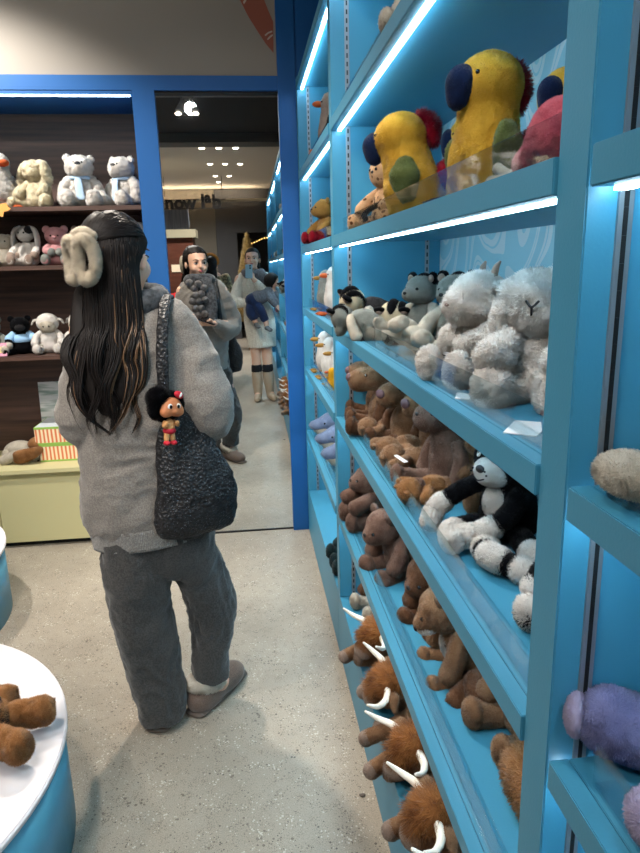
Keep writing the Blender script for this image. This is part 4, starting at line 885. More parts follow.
def person(root, J, hs=1.0, yaw=0, pitch=0, fingers=True, vox=.0045, eyes=True):
    """one continuous body: J = joints in the root's frame"""
    R = rotm(math.radians(pitch), 0, math.radians(yaw)); hc = np.array(J['head'], float)
    def H(P): return (np.asarray(P)*hs)@R.T+hc
    V, F = star(cranium, .012, 5); parts = [(H(V), F)]
    for sx in (-1, 1): parts.append(ball(H([(sx*.078, .008, -.012)])[0], (.010*hs, .018*hs, .028*hs), 3, (0, 0, math.radians(yaw)+sx*.35)))
    nb = np.array(J['chest'])+np.array((0, 0, .13))
    parts.append(tube([H([(0, .01, -.03)])[0], H([(0, .022, -.10)])[0], nb], [.050*hs, .047*hs, .058*hs], 16))
    parts.append(tube([J['pelvis'], J['waist'], J['chest'], nb], [(.105, .145), (.085, .115), (.095, .145), (.06, .09)], 20, up=J.get('front', (0, 1, 0))))
    for s_ in 'LR':
        sh, el, wr = [np.array(J[k+s_], float) for k in ('sh', 'el', 'wr')]
        parts.append(tube([np.array(J['chest'])+np.array((0, 0, .06)), sh], [.055, .05], 12)); parts.append(tube([sh, (sh+el)/2, el, (el+wr)/2, wr], [.048, .043, .036, .034, .025], 14, 16))
        hd = J.get('hand'+s_)
        if hd: parts += hand_parts(wr, hd[0], hd[1], hd[2] if len(hd) > 2 else .6, hd[3] if len(hd) > 3 else 1)
        if 'hip'+s_ in J:
            hi, kn, an = [np.array(J[k+s_], float) for k in ('hip', 'kn', 'an')]; td = np.array(J['toe'+s_], float)
            parts.append(tube([hi, (hi+kn)/2, kn, kn*.6+an*.4, an], [J.get('thigh', .086), .068, .052, .052, .036], 16, 18)); parts.append(tube([an, an+td*.5+np.array((0, 0, -.03)), an+td+np.array((0, 0, -.04))], [.036, .034, .026], 12))
    V, F = remesh(parts, vox, 4, .5); body = mesh('body', V, F, skin, root)
    if eyes:
        for sx in (-1, 1):
            x = sx*.031
            V, F = ball((0, 0, 0), (.0150, .007, .0068), 3); mesh('eye', H(V+np.array((x, -.0825, -.002))), F, eye_w, body)
            V, F = ball((x*1.0, -.0885, -.002), (.0062, .0030, .0062), 2); mesh('iris', H(V), F, iris, body)
            V, F = tube([(x-sx*.016, -.086, -.003), (x, -.0925, .0055), (x+sx*.0165, -.083, .001)], [.0014, .0022, .0016], 8); mesh('eyelid', H(V), F, browm, body)
            V, F = tube([(x-sx*.016, -.093, .0185), (x+sx*.002, -.094, .0245), (x+sx*.021, -.082, .019)], [.0018, .0028, .0014], 8); mesh('eyebrow', H(V), F, browm, body)
        V, F = star([((0, -.0925, -.0535), (.019, .007, .0042)), ((0, -.0925, -.0600), (.015, .008, .0048))], .004, 3); mesh('lips', H(V), F, lipm, body)
    return body, H
def fold(V, F, amp, seed=3, s=(9, 9, 4), fine=.35):
    N, _, _ = vnormals(V, F); P = V*np.array(s); n = vnoise(P, 1, seed); n2 = vnoise(P*np.array([2.3, 2.3, 3.4])+n[:, None]*1.5, 1, seed+5)
    rid = 1-np.abs(n2)*2; return V+N*((n*.9+fine*rid)*amp)[:, None]
def strands(name, guides, m, parent, w=.0022, seg=4):
    """many thin tapered locks; guides = list of (k,3) paths"""
    Vs = []; Fs = []; n = 0; a = np.linspace(0, 2*PI, seg, endpoint=False)
    for g in guides:
        k = len(g); T = np.gradient(g, axis=0); T /= np.linalg.norm(T, axis=1)[:, None]+1e-9
        A = np.cross(T, np.array([.3, .9, .2])); A /= np.linalg.norm(A, axis=1)[:, None]+1e-9; B = np.cross(T, A)
        t = np.linspace(0, 1, k); r = w*RNG.uniform(.6, 1.3)*np.minimum(1, np.minimum(t*10+.4, (1-t)*3+.08))
        ring = g[:, None, :]+(np.cos(a)[None, :, None]*A[:, None, :]+np.sin(a)[None, :, None]*B[:, None, :])*r[:, None, None]
        Vs.append(ring.reshape(-1, 3))
        for i in range(k-1):
            for j in range(seg): q = (j+1) % seg; Fs.append((n+i*seg+j, n+i*seg+q, n+(i+1)*seg+q, n+(i+1)*seg+j))
        n += k*seg
    return mesh(name, np.vstack(Vs), Fs, m, parent)

# ---------------------------------------------------------------- the woman with the knitted bag
WX, WY = -.31, 1.97
wo = empty('person', (WX, WY, 0), label='woman in grey sweatshirt and grey wide trousers standing before the mirror, seen from behind', cat='person')
def W(p): p = np.asarray(p, float); return p-np.array([WX, WY, 0])
WJ = dict(head=W((-.355, 2.0, 1.505)), chest=W((-.325, 2.01, 1.22)), waist=W((-.325, 2.01, 1.0)), pelvis=W((-.31, 2.0, .82)), front=(0, 1, 0),
          shL=W((-.47, 2.0, 1.30)), elL=W((-.50, 1.97, 1.03)), wrL=W((-.37, 2.20, 1.075)), shR=W((-.185, 2.0, 1.30)), elR=W((-.125, 1.94, 1.045)), wrR=W((-.235, 2.20, 1.075)),
          handL=((.75, .55, .05), (.2, .1, 1), .5, -1), handR=((-.75, .55, .05), (-.2, .1, 1), .5, 1),
          thigh=.066, hipL=W((-.37, 1.99, .80)), knL=W((-.38, 1.96, .42)), anL=W((-.345, 1.95, .07)), toeL=np.array((.01, .08, 0)), hipR=W((-.25, 2.0, .80)), knR=W((-.165, 2.03, .42)), anR=W((-.185, 1.99, .085)), toeR=np.array((.045, .065, 0)))
wbody, WH = person(wo, WJ, hs=1.0, yaw=180-23, pitch=0)
# sweatshirt
jersey = cloth('heather_grey_jersey', (138, 132, 126), (112, 107, 102), 260)
parts = [tube([W((-.345, 2.0, .685)), W((-.348, 1.995, .76)), W((-.34, 2.0, .95)), W((-.33, 2.0, 1.15)), W((-.327, 2.0, 1.27)), W((-.327, 2.01, 1.345)), W((-.335, 2.01, 1.40))], [(.132, .172), (.146, .192), (.134, .186), (.122, .176), (.105, .165), (.078, .115), (.06, .068)], 28, 26, up=(0, 1, 0), caps=False),
         tube([W((-.435, 2.0, 1.32)), W((-.475, 1.99, 1.22)), W((-.500, 1.97, 1.04)), W((-.46, 2.08, 1.00)), W((-.40, 2.17, 1.06))], [.062, .066, .070, .062, .042], 18, 22),
         tube([W((-.22, 2.0, 1.325)), W((-.165, 1.985, 1.22)), W((-.125, 1.945, 1.055)), W((-.16, 2.05, 1.01)), W((-.215, 2.16, 1.06))], [.062, .070, .076, .066, .042], 18, 22)]
V, F = remesh(parts, .008, 5, .5); V = fold(V, F, .010, 3, (7, 7, 5), .55); V = fold(V, F, .004, 8, (16, 16, 26), .5)
sw = mesh('sweatshirt', V, F, jersey, wo)
rib = cloth('ribbed_grey_cuff', (140, 137, 133), (112, 110, 107), 260, big=60)
V, F = tube([W((-.338, 1.99, .635)), W((-.343, 1.995, .70))], [(.134, .178), (.140, .184)], 40, 8, up=(0, 1, 0), caps=False); mesh('ribbed_hem', fold(V, F, .002, 4), F, rib, sw)
for p in (((-.405, 2.165, 1.055), (-.378, 2.195, 1.073)), ((-.21, 2.155, 1.055), (-.232, 2.19, 1.073))):
    V, F = tube([W(p[0]), W(p[1])], [.036, .033], 18, 6); mesh('ribbed_cuff', V, F, rib, sw)
# back yoke seam
V, F = tube([W((-.31, 1.872, 1.15)), W((-.26, 1.878, 1.152)), W((-.22, 1.888, 1.16))], [.0016]*3, 6, 18); mesh('yoke_seam', V, F, rib, sw)
# trousers
fleece = cloth('charcoal_fleece', (70, 69, 68), (50, 50, 50), 200)
parts = [tube([W((-.318, 1.985, .88)), W((-.315, 1.985, .72)), W((-.31, 1.985, .62))], [(.10, .14), (.105, .155), (.105, .16)], 26, 12, up=(0, 1, 0)),
         tube([W((-.392, 1.975, .70)), W((-.392, 1.965, .55)), W((-.382, 1.955, .39)), W((-.358, 1.945, .20)), W((-.343, 1.935, .022))], [(.095, .088), (.11, .102), (.105, .098), (.095, .086), (.084, .076)], 22, 26, up=(0, 1, 0), caps=False),
         tube([W((-.232, 2.0, .70)), W((-.205, 2.01, .55)), W((-.166, 2.02, .39)), W((-.17, 2.01, .24)), W((-.182, 2.0, .115))], [(.095, .090), (.095, .082), (.086, .075), (.074, .064), (.068, .060)], 22, 26, up=(0, 1, 0), caps=False)]
V, F = remesh(parts, .008, 4, .5); V = fold(V, F, .010, 11, (8, 8, 4.5), .6); V = fold(V, F, .004, 15, (14, 14, 12), .6)
mesh('trousers', V, F, fleece, wo)
# slippers
suede = cloth('mocha_suede', (116, 98, 88), (96, 80, 72), 300, bump=.2); fleece_w = FM('shearling_lining', (252, 246, 236), (228, 220, 206)); solem = mat('slipper_sole', (96, 84, 76), .7); sock = mat('sock_black', (22, 22, 26), .95)
def slipper(heel, toe, z0=0.):
    heel = np.array(heel, float); toe = np.array(toe, float); d = toe-heel; ln = np.linalg.norm(d); a = math.atan2(d[1], d[0]); Rz = rotm(0, 0, a)
    def T(P): return np.asarray(P)@Rz.T+np.array([heel[0], heel[1], z0])-np.array([WX, WY, 0])
    V, F = star([((.10, 0, .035), (.10, .048, .040)), ((.05, 0, .040), (.062, .045, .050)), ((.19, .0, .034), (.075, .053, .040)), ((.03, 0, .06), (.045, .042, .035))], .03, 5)
    V[:, 2] = np.maximum(V[:, 2], .012)
    sl = mesh('slipper', T(V), F, suede, wo)
    V, F = tube([(.0, 0, .009), (.06, 0, .009), (.14, 0, .009), (.25, 0, .009)], [(.008, .04), (.009, .046), (.009, .050), (.008, .040)], 20, 20, up=(0, 0, 1)); mesh('sole', T(V), F, solem, sl)
    V, F = tube([(.065+.058*math.cos(t), .040*math.sin(t), .088-.018*math.cos(t)) for t in np.linspace(0, 2*PI, 21)], [.019]*21, 10, 44, caps=False); furry('shearling_collar', T(V), F, fleece_w, sl, L=.011, W=.0025, dens=60, mess=.8)
    V, F = tube([(.065, 0, .05), (.062, 0, .15)], [.034, .036], 16); mesh('sock', T(V), F, sock, sl)
slipper((-.352, 1.885), (-.325, 2.14)); slipper((-.236, 1.945), (-.108, 2.135))
# hair
capV, capF = star([((0, .020, .040), (.084, .098, .090)), ((0, .055, .0), (.072, .062, .085))], .03, 5)
keep = ~((capV[:, 1] < -.045) & (capV[:, 2] < .062)); nrm = capV-np.array((0, .02, .03))
capV2 = capV.copy(); ins = (capV[:, 1] < -.03) & (capV[:, 2] < .07); capV2[ins] = np.array((0, .02, .03))+(capV[ins]-np.array((0, .02, .03)))*.86
hairp = mesh('hair', WH(lumpy(capV2, capF, .002, 40)), capF, hair_d, wo)
def Hc(x, y, z): return WH([(x, y, z)])[0]
clip = W((-.425, 1.885, 1.505))
G = []; GC = []
def back_y(z): return float(np.interp(z, [1.0, 1.15, 1.3, 1.42], [1.850, 1.862, 1.878, 1.893]))
for i in range(2300):
    th = RNG.uniform(-PI*.62, PI*.62); ph = RNG.uniform(-.35, 1.25)           # scalp: th 0 = back of the head
    dirv = np.array([math.sin(th)*math.cos(ph), math.cos(th)*math.cos(ph), math.sin(ph)])
    cen = np.array((0, .02, .035)); p0 = WH([cen+dirv*np.array((.087, .101, .093))])[0]
    up_ = ph > .22 and i % 3
    if up_:
        u = RNG.uniform(-.8, .8); q = [p0]
        for t in (.33, .66):
            d2 = dirv*(1-t)+np.array((0, .95, .05))*t; d2 /= np.linalg.norm(d2); q.append(WH([cen+d2*np.array((.091, .105, .097))])[0])
        q.append(clip+RNG.normal(0, .010, 3)*np.array((1, .4, 1.6))+np.array((.03, .012, .02))); lo = 1.43
    else:
        q = [p0]; dl = dirv.copy()
        if ph > 0: dl[2] = 0; dl /= np.linalg.norm(dl)+1e-9; q.append(WH([cen+dl*np.array((.089, .103, .09))])[0])
        dl = np.array((dirv[0], max(dirv[1], .15), 0)); dl /= np.linalg.norm(dl); q.append(WH([cen+dl*np.array((.086, .100, 0))+np.array((0, .004, -.062))])[0]); lo = 1.40
        u = float(np.clip((q[-1][0]+WX+.383)/.095+RNG.normal(0, .12), -1, 1))
    zend = RNG.choice([RNG.uniform(1.0, 1.12), RNG.uniform(1.06, 1.34)], p=[.6, .4]); k = round(u*3.5+RNG.normal(0, .25)); cl = k/3.5; x0 = q[-1][0]+WX; y0 = q[-1][1]+WY; dep = RNG.uniform(-.002, .026)
    if up_: G.append(spline(np.array(q), 20)); continue
    for z in np.arange(lo-.07, zend, -.045):
        f = (1.45-z)/.45; m_ = min(1, (lo-z)/.16); m_ = m_*m_*(3-2*m_)
        half = np.interp(z, [1.0, 1.06, 1.15, 1.30, 1.45], [.035, .070, .104, .108, .092]); xc = np.interp(z, [1.0, 1.1, 1.3, 1.45], [-.405, -.405, -.402, -.385])
        g_ = .8*max(0, f-.25); uu = u*(1-g_)+cl*g_
        x = xc+uu*half+math.sin(z*19+k*2.3)*.024*f*1.2+math.sin(z*41+k)*.008*f+RNG.normal(0, .0012); y = back_y(z)-dep*(1-.4*abs(u))+.020*abs(u)**2+math.cos(z*23+k*1.7)*.014*f
        q.append(W((x0*(1-m_)+x*m_, y0*(1-m_)+y*m_, z)))
    g = spline(np.array(q), 34)
    (GC if ((u > .45 and i % 6 == 0) or i % 41 == 0) and not up_ else G).append(g)
GC = [g[10:] for g in GC]
strands('hair_lengths', G, hair_d, hairp, w=.0024, seg=4); strands('hair_highlights', GC, hair_c, hairp, w=.0022, seg=4)['label'] = 'caramel brown strands'
# under-mass so the lengths read as one body
V, F = tube([W((-.375, 1.945, 1.46)), W((-.395, 1.925, 1.38)), W((-.402, 1.896, 1.26)), W((-.404, 1.876, 1.14)), W((-.405, 1.874, 1.08))], [(.03, .070), (.014, .085), (.012, .090), (.010, .070), (.005, .02)], 20, 24, up=(0, 1, 0)); mesh('hair_underlayer', fold(V, F, .006, 5, (30, 10, 8)), F, hair_d, hairp)
# fluffy claw clip
f_clip = FM('faux_fur_ivory', (236, 226, 208), (206, 194, 174), contrast=.3)
cl = empty('hair_clip', (-.425, 1.868, 1.498), (0, 0, math.radians(-20)), 'fluffy ivory claw clip holding up the woman\'s dark hair', 'hair clip')
for dx, dy, rx, rz_, t_ in ((.018, -.012, .024, .053, .1), (-.034, .006, .021, .051, -.5)):
    P = [(dx+rx*math.cos(a)*math.cos(t_), dy+rx*math.cos(a)*math.sin(t_)-.012*math.sin(a)**2, rz_*math.sin(a)) for a in np.linspace(0, 2*PI, 25)]
    V, F = tube(P, [.0135]*25, 14, 54, caps=False); furry('fur_loop', V, F, f_clip, cl, L=.009, W=.0016, dens=110, mess=.9)
V, F = tube([(-.03, .02, .065), (.0, .012, .072), (.02, .02, .06)], [.014]*3, 12); furry('hinge', V, F, f_clip, cl, L=.006, W=.0016, dens=100, mess=.6)
# scarf
scf = cloth('scarf_charcoal', (84, 86, 90), (50, 52, 56), 60); scf2 = FM('scarf_fluffy_grey', (176, 172, 172), (112, 108, 110))
sc_ = empty('scarf', (-.34, 2.05, 1.35), label='grey knitted bobble scarf round the woman\'s neck', cat='scarf')
def S(p): return np.asarray(p, float)-np.array((-.34, 2.05, 1.35))
V, F = tube([S((-.337+.088*math.cos(a), 2.02+.083*math.sin(a), 1.385+.012*math.sin(a))) for a in np.linspace(0, 2*PI, 19)], [(.036, .028)]*19, 14, 40, caps=False); mesh('neck_wrap', fold(V, F, .006, 9, (30, 30, 30)), F, scf, sc_)
V, F = tube([S((-.30, 2.125, 1.37)), S((-.275, 2.165, 1.25)), S((-.28, 2.175, 1.10))], [(.018, .055), (.02, .065), (.015, .06)], 14, up=(0, 1, 0)); mesh('scarf_end', fold(V, F, .005, 2, (20, 20, 20)), F, scf, sc_)
for i, (x, z) in enumerate([(-.40, 1.37), (-.37, 1.33), (-.34, 1.36), (-.30, 1.33), (-.36, 1.28), (-.32, 1.29), (-.385, 1.24), (-.34, 1.24), (-.30, 1.25), (-.37, 1.19), (-.33, 1.19), (-.39, 1.14), (-.35, 1.14), (-.31, 1.15), (-.38, 1.09), (-.345, 1.09)]):
    V, F = ball(S((x, 2.19-.02*(z > 1.3), z)), (.027, .022, .024), 3); furry('bobble', V, F, scf2, sc_, L=.004, W=.002, dens=40)
# phone in her hands
ph = box('phone', -.045, .045, -.075, .075, -.004, .004, mat('phone_dark', (28, 30, 36), .2), None, .003); ph.location = (-.302, 2.30, 1.105); ph.rotation_euler = (math.radians(20), 0, math.radians(90)); tag(ph, 'dark phone held in the woman\'s hands, seen in the mirror', 'phone')
# knitted tote
def knit():
    m, nt, b = new_mat('black_glitter_knit'); N = nt.nodes; L = nt.links
    tc = N.new('ShaderNodeTexCoord'); v = N.new('ShaderNodeTexVoronoi'); v.inputs['Scale'].default_value = 110; L.new(tc.outputs['Object'], v.inputs['Vector'])
    r = N.new('ShaderNodeValToRGB'); r.color_ramp.elements[0].color = (*lin((34, 34, 40)), 1); r.color_ramp.elements[1].color = (*lin((10, 10, 13)), 1); r.color_ramp.elements[1].position = .6; L.new(v.outputs['Distance'], r.inputs['Fac'])
    n = N.new('ShaderNodeTexVoronoi'); n.inputs['Scale'].default_value = 170; L.new(tc.outputs['Object'], n.inputs['Vector'])
    sp = N.new('ShaderNodeMath'); sp.operation = 'LESS_THAN'; sp.inputs[1].default_value = .155; L.new(n.outputs['Distance'], sp.inputs[0])
    mx = N.new('ShaderNodeMix'); mx.data_type = 'RGBA'; L.new(sp.outputs[0], mx.inputs['Factor']); L.new(r.outputs['Color'], mx.inputs['A']); mx.inputs['B'].default_value = (*lin((128, 132, 142)), 1)
    L.new(mx.outputs['Result'], b.inputs['Base Color']); b.inputs['Roughness'].default_value = .5
    bp = N.new('ShaderNodeBump'); bp.inputs['Strength'].default_value = 1; bp.inputs['Distance'].default_value = .004; L.new(v.outputs['Distance'], bp.inputs['Height']); L.new(bp.outputs['Normal'], b.inputs['Normal'])
    return m
kn = knit()
bg = empty('shoulder_bag', (-.19, 1.90, .64), label='black sparkly knitted tote bag hanging from the woman\'s right shoulder', cat='bag')
def B(p): return np.asarray(p, float)-np.array((-.19, 1.90, .64))
up_ = np.array((.03, .10, 0)); up_ = up_/np.linalg.norm(up_)
n_bag = np.array((-.35, .93, 0))
V, F = tube([B((-.183, 1.905, .688)), B((-.178, 1.895, .72)), B((-.174, 1.893, .80)), B((-.188, 1.893, .90)), B((-.210, 1.895, 1.00)), B((-.228, 1.90, 1.07))], [(.026, .112), (.040, .124), (.045, .122), (.038, .102), (.026, .074), (.014, .040)], 40, 40, up=n_bag); V[:, 2] = np.maximum(V[:, 2], .028+.02*np.abs(V[:, 0])/.12)
V = fold(V, F, .008, 21, (12, 12, 7), .5); V = lumpy(V, F, .0016, 150); body_b = mesh('bag_body', V, F, kn, bg)
# body lattice rows of the crochet
V, F = tube([B((-.240, 1.875, 1.04)), B((-.242, 1.868, 1.12)), B((-.240, 1.872, 1.24)), B((-.232, 1.905, 1.335)), B((-.226, 1.985, 1.392)), B((-.222, 2.06, 1.36)), B((-.21, 2.125, 1.24)), B((-.20, 2.11, 1.10)), B((-.20, 2.0, 1.0)), B((-.22, 1.93, .98))], [(.006, .017)]*10, 12, 60, up=(0, 1, 0)); mesh('strap', lumpy(V, F, .002, 160), F, kn, bg)
# small doll charm hanging on the strap
ch = empty('bag_charm', (-.225, 1.815, 1.08), (0, math.radians(6), math.radians(38)), 'small brown doll charm with fluffy black hair, red ribbon and red shorts on the bag', 'bag charm')
doll = mat('doll_skin', (196, 122, 78), .55); redp = mat('doll_red', (196, 34, 52), .6); whitep = mat('doll_white', (236, 232, 228), .5); dollhair = FM('doll_hair_black', (22, 20, 26), (6, 6, 8), sheen=.2)
V, F = star([((0, 0, .018), (.033, .026, .028)), ((-.018, -.010, .004), (.018, .016, .016)), ((.020, -.010, .004), (.018, .016, .016)), ((.003, -.024, .004), (.006, .006, .005))], .01, 4); hd_ = mesh('head', V, F, doll, ch)
V, F = star([((0, .0, -.040), (.016, .013, .022))], .01, 3); mesh('torso', V, F, mat('doll_tan', (206, 150, 96), .55), ch)
V, F = star([((0, 0, -.052), (.019, .016, .011))], .01, 3); mesh('shorts', V, F, redp, ch)
for sx in (-1, 1):
    V, F = tube([(sx*.008, 0, -.058), (sx*.010, -.002, -.076)], [.0085, .0075], 12); mesh('leg', V, F, MATS['doll_tan'], ch)
    V, F = ball((sx*.011, -.006, -.086), (.009, .012, .007), 3); mesh('shoe', V, F, redp, ch)
    V, F = tube([(sx*.015, 0, -.028), (sx*.022, -.008, -.036), (sx*.016, -.014, -.028)], [.006]*3, 10); mesh('arm', V, F, MATS['doll_tan'], ch)
    V, F = ball((sx*.013, -.0235, .020), (.0075, .003, .008), 3); mesh('eye', V, F, whitep, hd_); V, F = ball((sx*.012, -.0262, .019), (.0045, .0018, .0058), 2); mesh('pupil', V, F, bead, hd_)
V, F = star([((0, .012, .034), (.036, .022, .024)), ((-.030, .014, .040), (.030, .024, .030)), ((.030, .014, .020), (.018, .018, .030)), ((-.036, .012, .008), (.020, .018, .026)), ((0, .02, .0), (.03, .018, .03))], .01, 4); furry('hair', V, F, dollhair, ch, L=.010, W=.0016, dens=120, mess=1.0)
V, F = ball((.020, -.014, .050), (.015, .008, .010), 3, (0, .5, 0)); mesh('hair_ribbon', V, F, redp, hd_)
V, F = ball((.022, -.0205, .050), (.004, .003, .008), 2, (0, .5, 0)); mesh('ribbon_band', V, F, whitep, hd_)
V, F = tube([(0, 0, .055), (-.005, .01, .085), (-.01, .03, .10)], [.0018]*3, 8); mesh('loop', V, F, black, ch)

# ---------------------------------------------------------------- the photographer with the baby (seen in the mirror)
po = empty('person', (.12, -.27, 0), label='woman in white knitted dress and beige boots photographing with a phone, in the mirror', cat='person')
def Pp(p): return np.asarray(p, float)-np.array([.12, -.27, 0])
PJ = dict(head=Pp((.065, -.32, 1.545)), chest=Pp((.07, -.33, 1.26)), waist=Pp((.09, -.32, 1.04)), pelvis=Pp((.11, -.31, .88)), front=(0, 1, 0),
          shL=Pp((-.09, -.33, 1.34)), elL=Pp((-.13, -.22, 1.12)), wrL=Pp((.03, -.11, 1.10)), shR=Pp((.22, -.33, 1.34)), elR=Pp((.20, -.17, 1.20)), wrR=Pp((.065, -.075, 1.345)),
          handL=((.9, .1, 0), (0, -.3, 1), .5, -1), handR=((-.35, .15, .9), (-.8, -.6, -.2), .7, 1),
          hipL=Pp((.04, -.31, .85)), knL=Pp((.055, -.28, .48)), anL=Pp((.06, -.29, .08)), toeL=np.array((-.02, .13, 0)), hipR=Pp((.18, -.31, .85)), knR=Pp((.175, -.28, .48)), anR=Pp((.195, -.30, .08)), toeR=np.array((.05, .12, 0)))
pbody, PH = person(po, PJ, yaw=180+6, pitch=-8, vox=.006)
knitw = cloth('white_cable_knit', (238, 232, 218), (206, 198, 182), 120, bump=.6, big=9)
parts = [tube([Pp((.13, -.31, .60)), Pp((.125, -.31, .75)), Pp((.11, -.31, .90)), Pp((.09, -.32, 1.08)), Pp((.07, -.33, 1.28)), Pp((.068, -.33, 1.375)), Pp((.066, -.33, 1.42))], [(.13, .155), (.13, .165), (.13, .17), (.11, .15), (.11, .16), (.075, .115), (.058, .064)], 26, 26, up=(0, 1, 0), caps=False),
         tube([Pp((-.05, -.33, 1.36)), Pp((-.11, -.29, 1.23)), Pp((-.13, -.21, 1.11)), Pp((-.03, -.14, 1.095))], [.058, .062, .062, .042], 16, 18), tube([Pp((.19, -.33, 1.36)), Pp((.225, -.26, 1.26)), Pp((.20, -.17, 1.19)), Pp((.10, -.10, 1.30))], [.058, .062, .062, .042], 16, 18)]
V, F = remesh(parts, .010, 4, .5); mesh('knitted_dress', fold(V, F, .006, 7), F, knitw, po)
bootm = mat('boot_beige', (186, 164, 140), .55, noise=.12, nscale=20)
for s_, k, a, t in (('L', (.057, -.283, .345), (.06, -.29, .07), (.045, -.14, .035)), ('R', (.180, -.284, .345), (.195, -.30, .07), (.235, -.16, .035))):
    V, F = remesh([tube([Pp(k), Pp(np.array(k)*.5+np.array(a)*.5), Pp(a)], [.062, .060, .046], 18, 14), tube([Pp((a[0], a[1]-.02, .04)), Pp(((a[0]+t[0])/2, (a[1]+t[1])/2, .042)), Pp(t)], [.044, .042, .034], 14, 10)], .008, 3); V[:, 2] = np.maximum(V[:, 2], .004); bo = mesh('boot', V, F, bootm, po)
    V, F = tube([Pp((k[0], k[1], .335)), Pp((k[0], k[1], .375))], [.062, .062], 18, 6); mesh('boot_sock', V, F, sock, bo)
capP = star([((0, .020, .040), (.083, .097, .090)), ((0, .05, -.01), (.074, .062, .09))], .03, 5)
def haircap(H, parent, m=hair_d, back=None):
    V, F = capP; V = V.copy(); ins = (V[:, 1] < -.03) & (V[:, 2] < .068); V[ins] = np.array((0, .02, .03))+(V[ins]-np.array((0, .02, .03)))*.86
    h = mesh('hair', H(lumpy(V, F, .002, 40)), F, m, parent)
    if back: V, F = tube([H([p])[0] for p in back], [(.03, .07), (.035, .08), (.025, .06)], 16, up=(0, 1, 0)); mesh('hair_lengths', V, F, m, h)
    return h
haircap(PH, po, hair_d, [(0, .07, -.03), (0, .09, -.14), (0, .09, -.24)])
gsc = cloth('grey_shawl', (116, 116, 122), (88, 88, 94), 80)
sc2 = empty('scarf', (.07, -.30, 1.38), label='grey shawl wrapped round the photographer, in the mirror', cat='scarf')
def S2(p): return np.asarray(p, float)-np.array((.07, -.30, 1.38))
V, F = tube([S2((.068+.100*math.cos(a), -.32+.092*math.sin(a), 1.405-.010*math.sin(a))) for a in np.linspace(0, 2*PI, 19)], [(.042, .032)]*19, 14, 40, caps=False); mesh('neck_wrap', fold(V, F, .008, 9, (22, 22, 22)), F, gsc, sc2)
V, F = tube([S2((.10, -.23, 1.40)), S2((.18, -.20, 1.35)), S2((.27, -.20, 1.24)), S2((.33, -.19, 1.10)), S2((.35, -.18, .98))], [(.03, .05), (.035, .06), (.03, .06), (.025, .05), (.02, .035)], 14, 26, up=(0, 1, 0)); mesh('shawl_end', fold(V, F, .006, 2, (20, 20, 20)), F, gsc, sc2)
# the phone whose lens is the camera
pb = empty('phone', (.022, -.010, 1.435), (math.radians(-14), 0, math.radians(-6)), 'pale blue cased phone held up by the photographer, in the mirror', 'phone')
box('case', -.038, .038, -.010, -.001, -.085, .060, mat('phone_case_blue', (150, 186, 200), .4), pb, .003)
for x, z in ((.014, .046), (.014, .022)):
    bm = bmesh.new(); g = bmesh.ops.create_cone(bm, cap_ends=True, segments=20, radius1=.009, radius2=.009, depth=.0015, matrix=Matrix.Translation((x, -.0002, z)) @ Matrix.Rotation(PI/2, 4, 'X')); bm_obj('lens', bm, MATS['phone_dark'], pb)
V, F = tube([(-.01, -.005, -.086), (-.03, -.01, -.15), (-.005, -.01, -.20), (.02, -.01, -.15), (.0, -.005, -.086)], [.006]*5, 10, 30); mesh('wrist_strap', V, F, mat('strap_cream', (220, 210, 190), .8), pb)
# baby on her arm
ba = empty('person', (.12, -.12, 1.12), label='baby in grey top and navy trousers carried on the photographer\'s arm, in the mirror', cat='person')
def Bb(p): return np.asarray(p, float)-np.array([.12, -.12, 1.12])
H0 = np.array(Bb((.285, -.13, 1.295))); Rb = rotm(math.radians(-10), math.radians(20), math.radians(180-60))
def BH(P): return (np.asarray(P)*.86)@Rb.T+H0
V, F = star(cranium, .012, 4); parts = [(BH(V), F), tube([BH([(0, .01, -.05)])[0], Bb((.215, -.12, 1.20))], [.035, .04], 12), tube([Bb((.06, -.12, 1.13)), Bb((.14, -.12, 1.16)), Bb((.22, -.12, 1.20))], [.06, .065, .05], 16),
      tube([Bb((.23, -.13, 1.20)), Bb((.30, -.10, 1.08)), Bb((.375, -.08, .945))], [.03, .026, .02], 12), tube([Bb((.20, -.09, 1.19)), Bb((.24, -.07, 1.12)), Bb((.29, -.06, 1.06))], [.03, .026, .02], 12),
      tube([Bb((.06, -.12, 1.11)), Bb((.12, -.07, 1.02)), Bb((.17, -.07, .92)), Bb((.185, -.06, .84))], [.05, .042, .034, .026], 14), tube([Bb((.04, -.14, 1.10)), Bb((.02, -.09, 1.0)), Bb((.05, -.07, .93)), Bb((.07, -.06, .88))], [.05, .042, .034, .026], 14)]
parts += hand_parts(Bb((.375, -.08, .945)), (.5, .3, -.75), (0, 1, .2), .4, 1, .55)+hand_parts(Bb((.29, -.06, 1.06)), (.6, .3, -.6), (0, 1, .2), .5, 1, .55)
V, F = remesh(parts, .0055, 3); bb = mesh('body', V, F, skin, ba)
V, F = remesh([tube([Bb((.10, -.12, 1.145)), Bb((.16, -.12, 1.165)), Bb((.225, -.12, 1.205))], [.078, .076, .058], 16), tube([Bb((.23, -.13, 1.20)), Bb((.30, -.10, 1.08)), Bb((.365, -.084, .965))], [.042, .038, .030], 12), tube([Bb((.20, -.09, 1.19)), Bb((.24, -.07, 1.12)), Bb((.28, -.06, 1.07))], [.042, .036, .03], 12)], .007, 3); mesh('top', fold(V, F, .004, 5, (20, 20, 20)), F, gsc, ba)
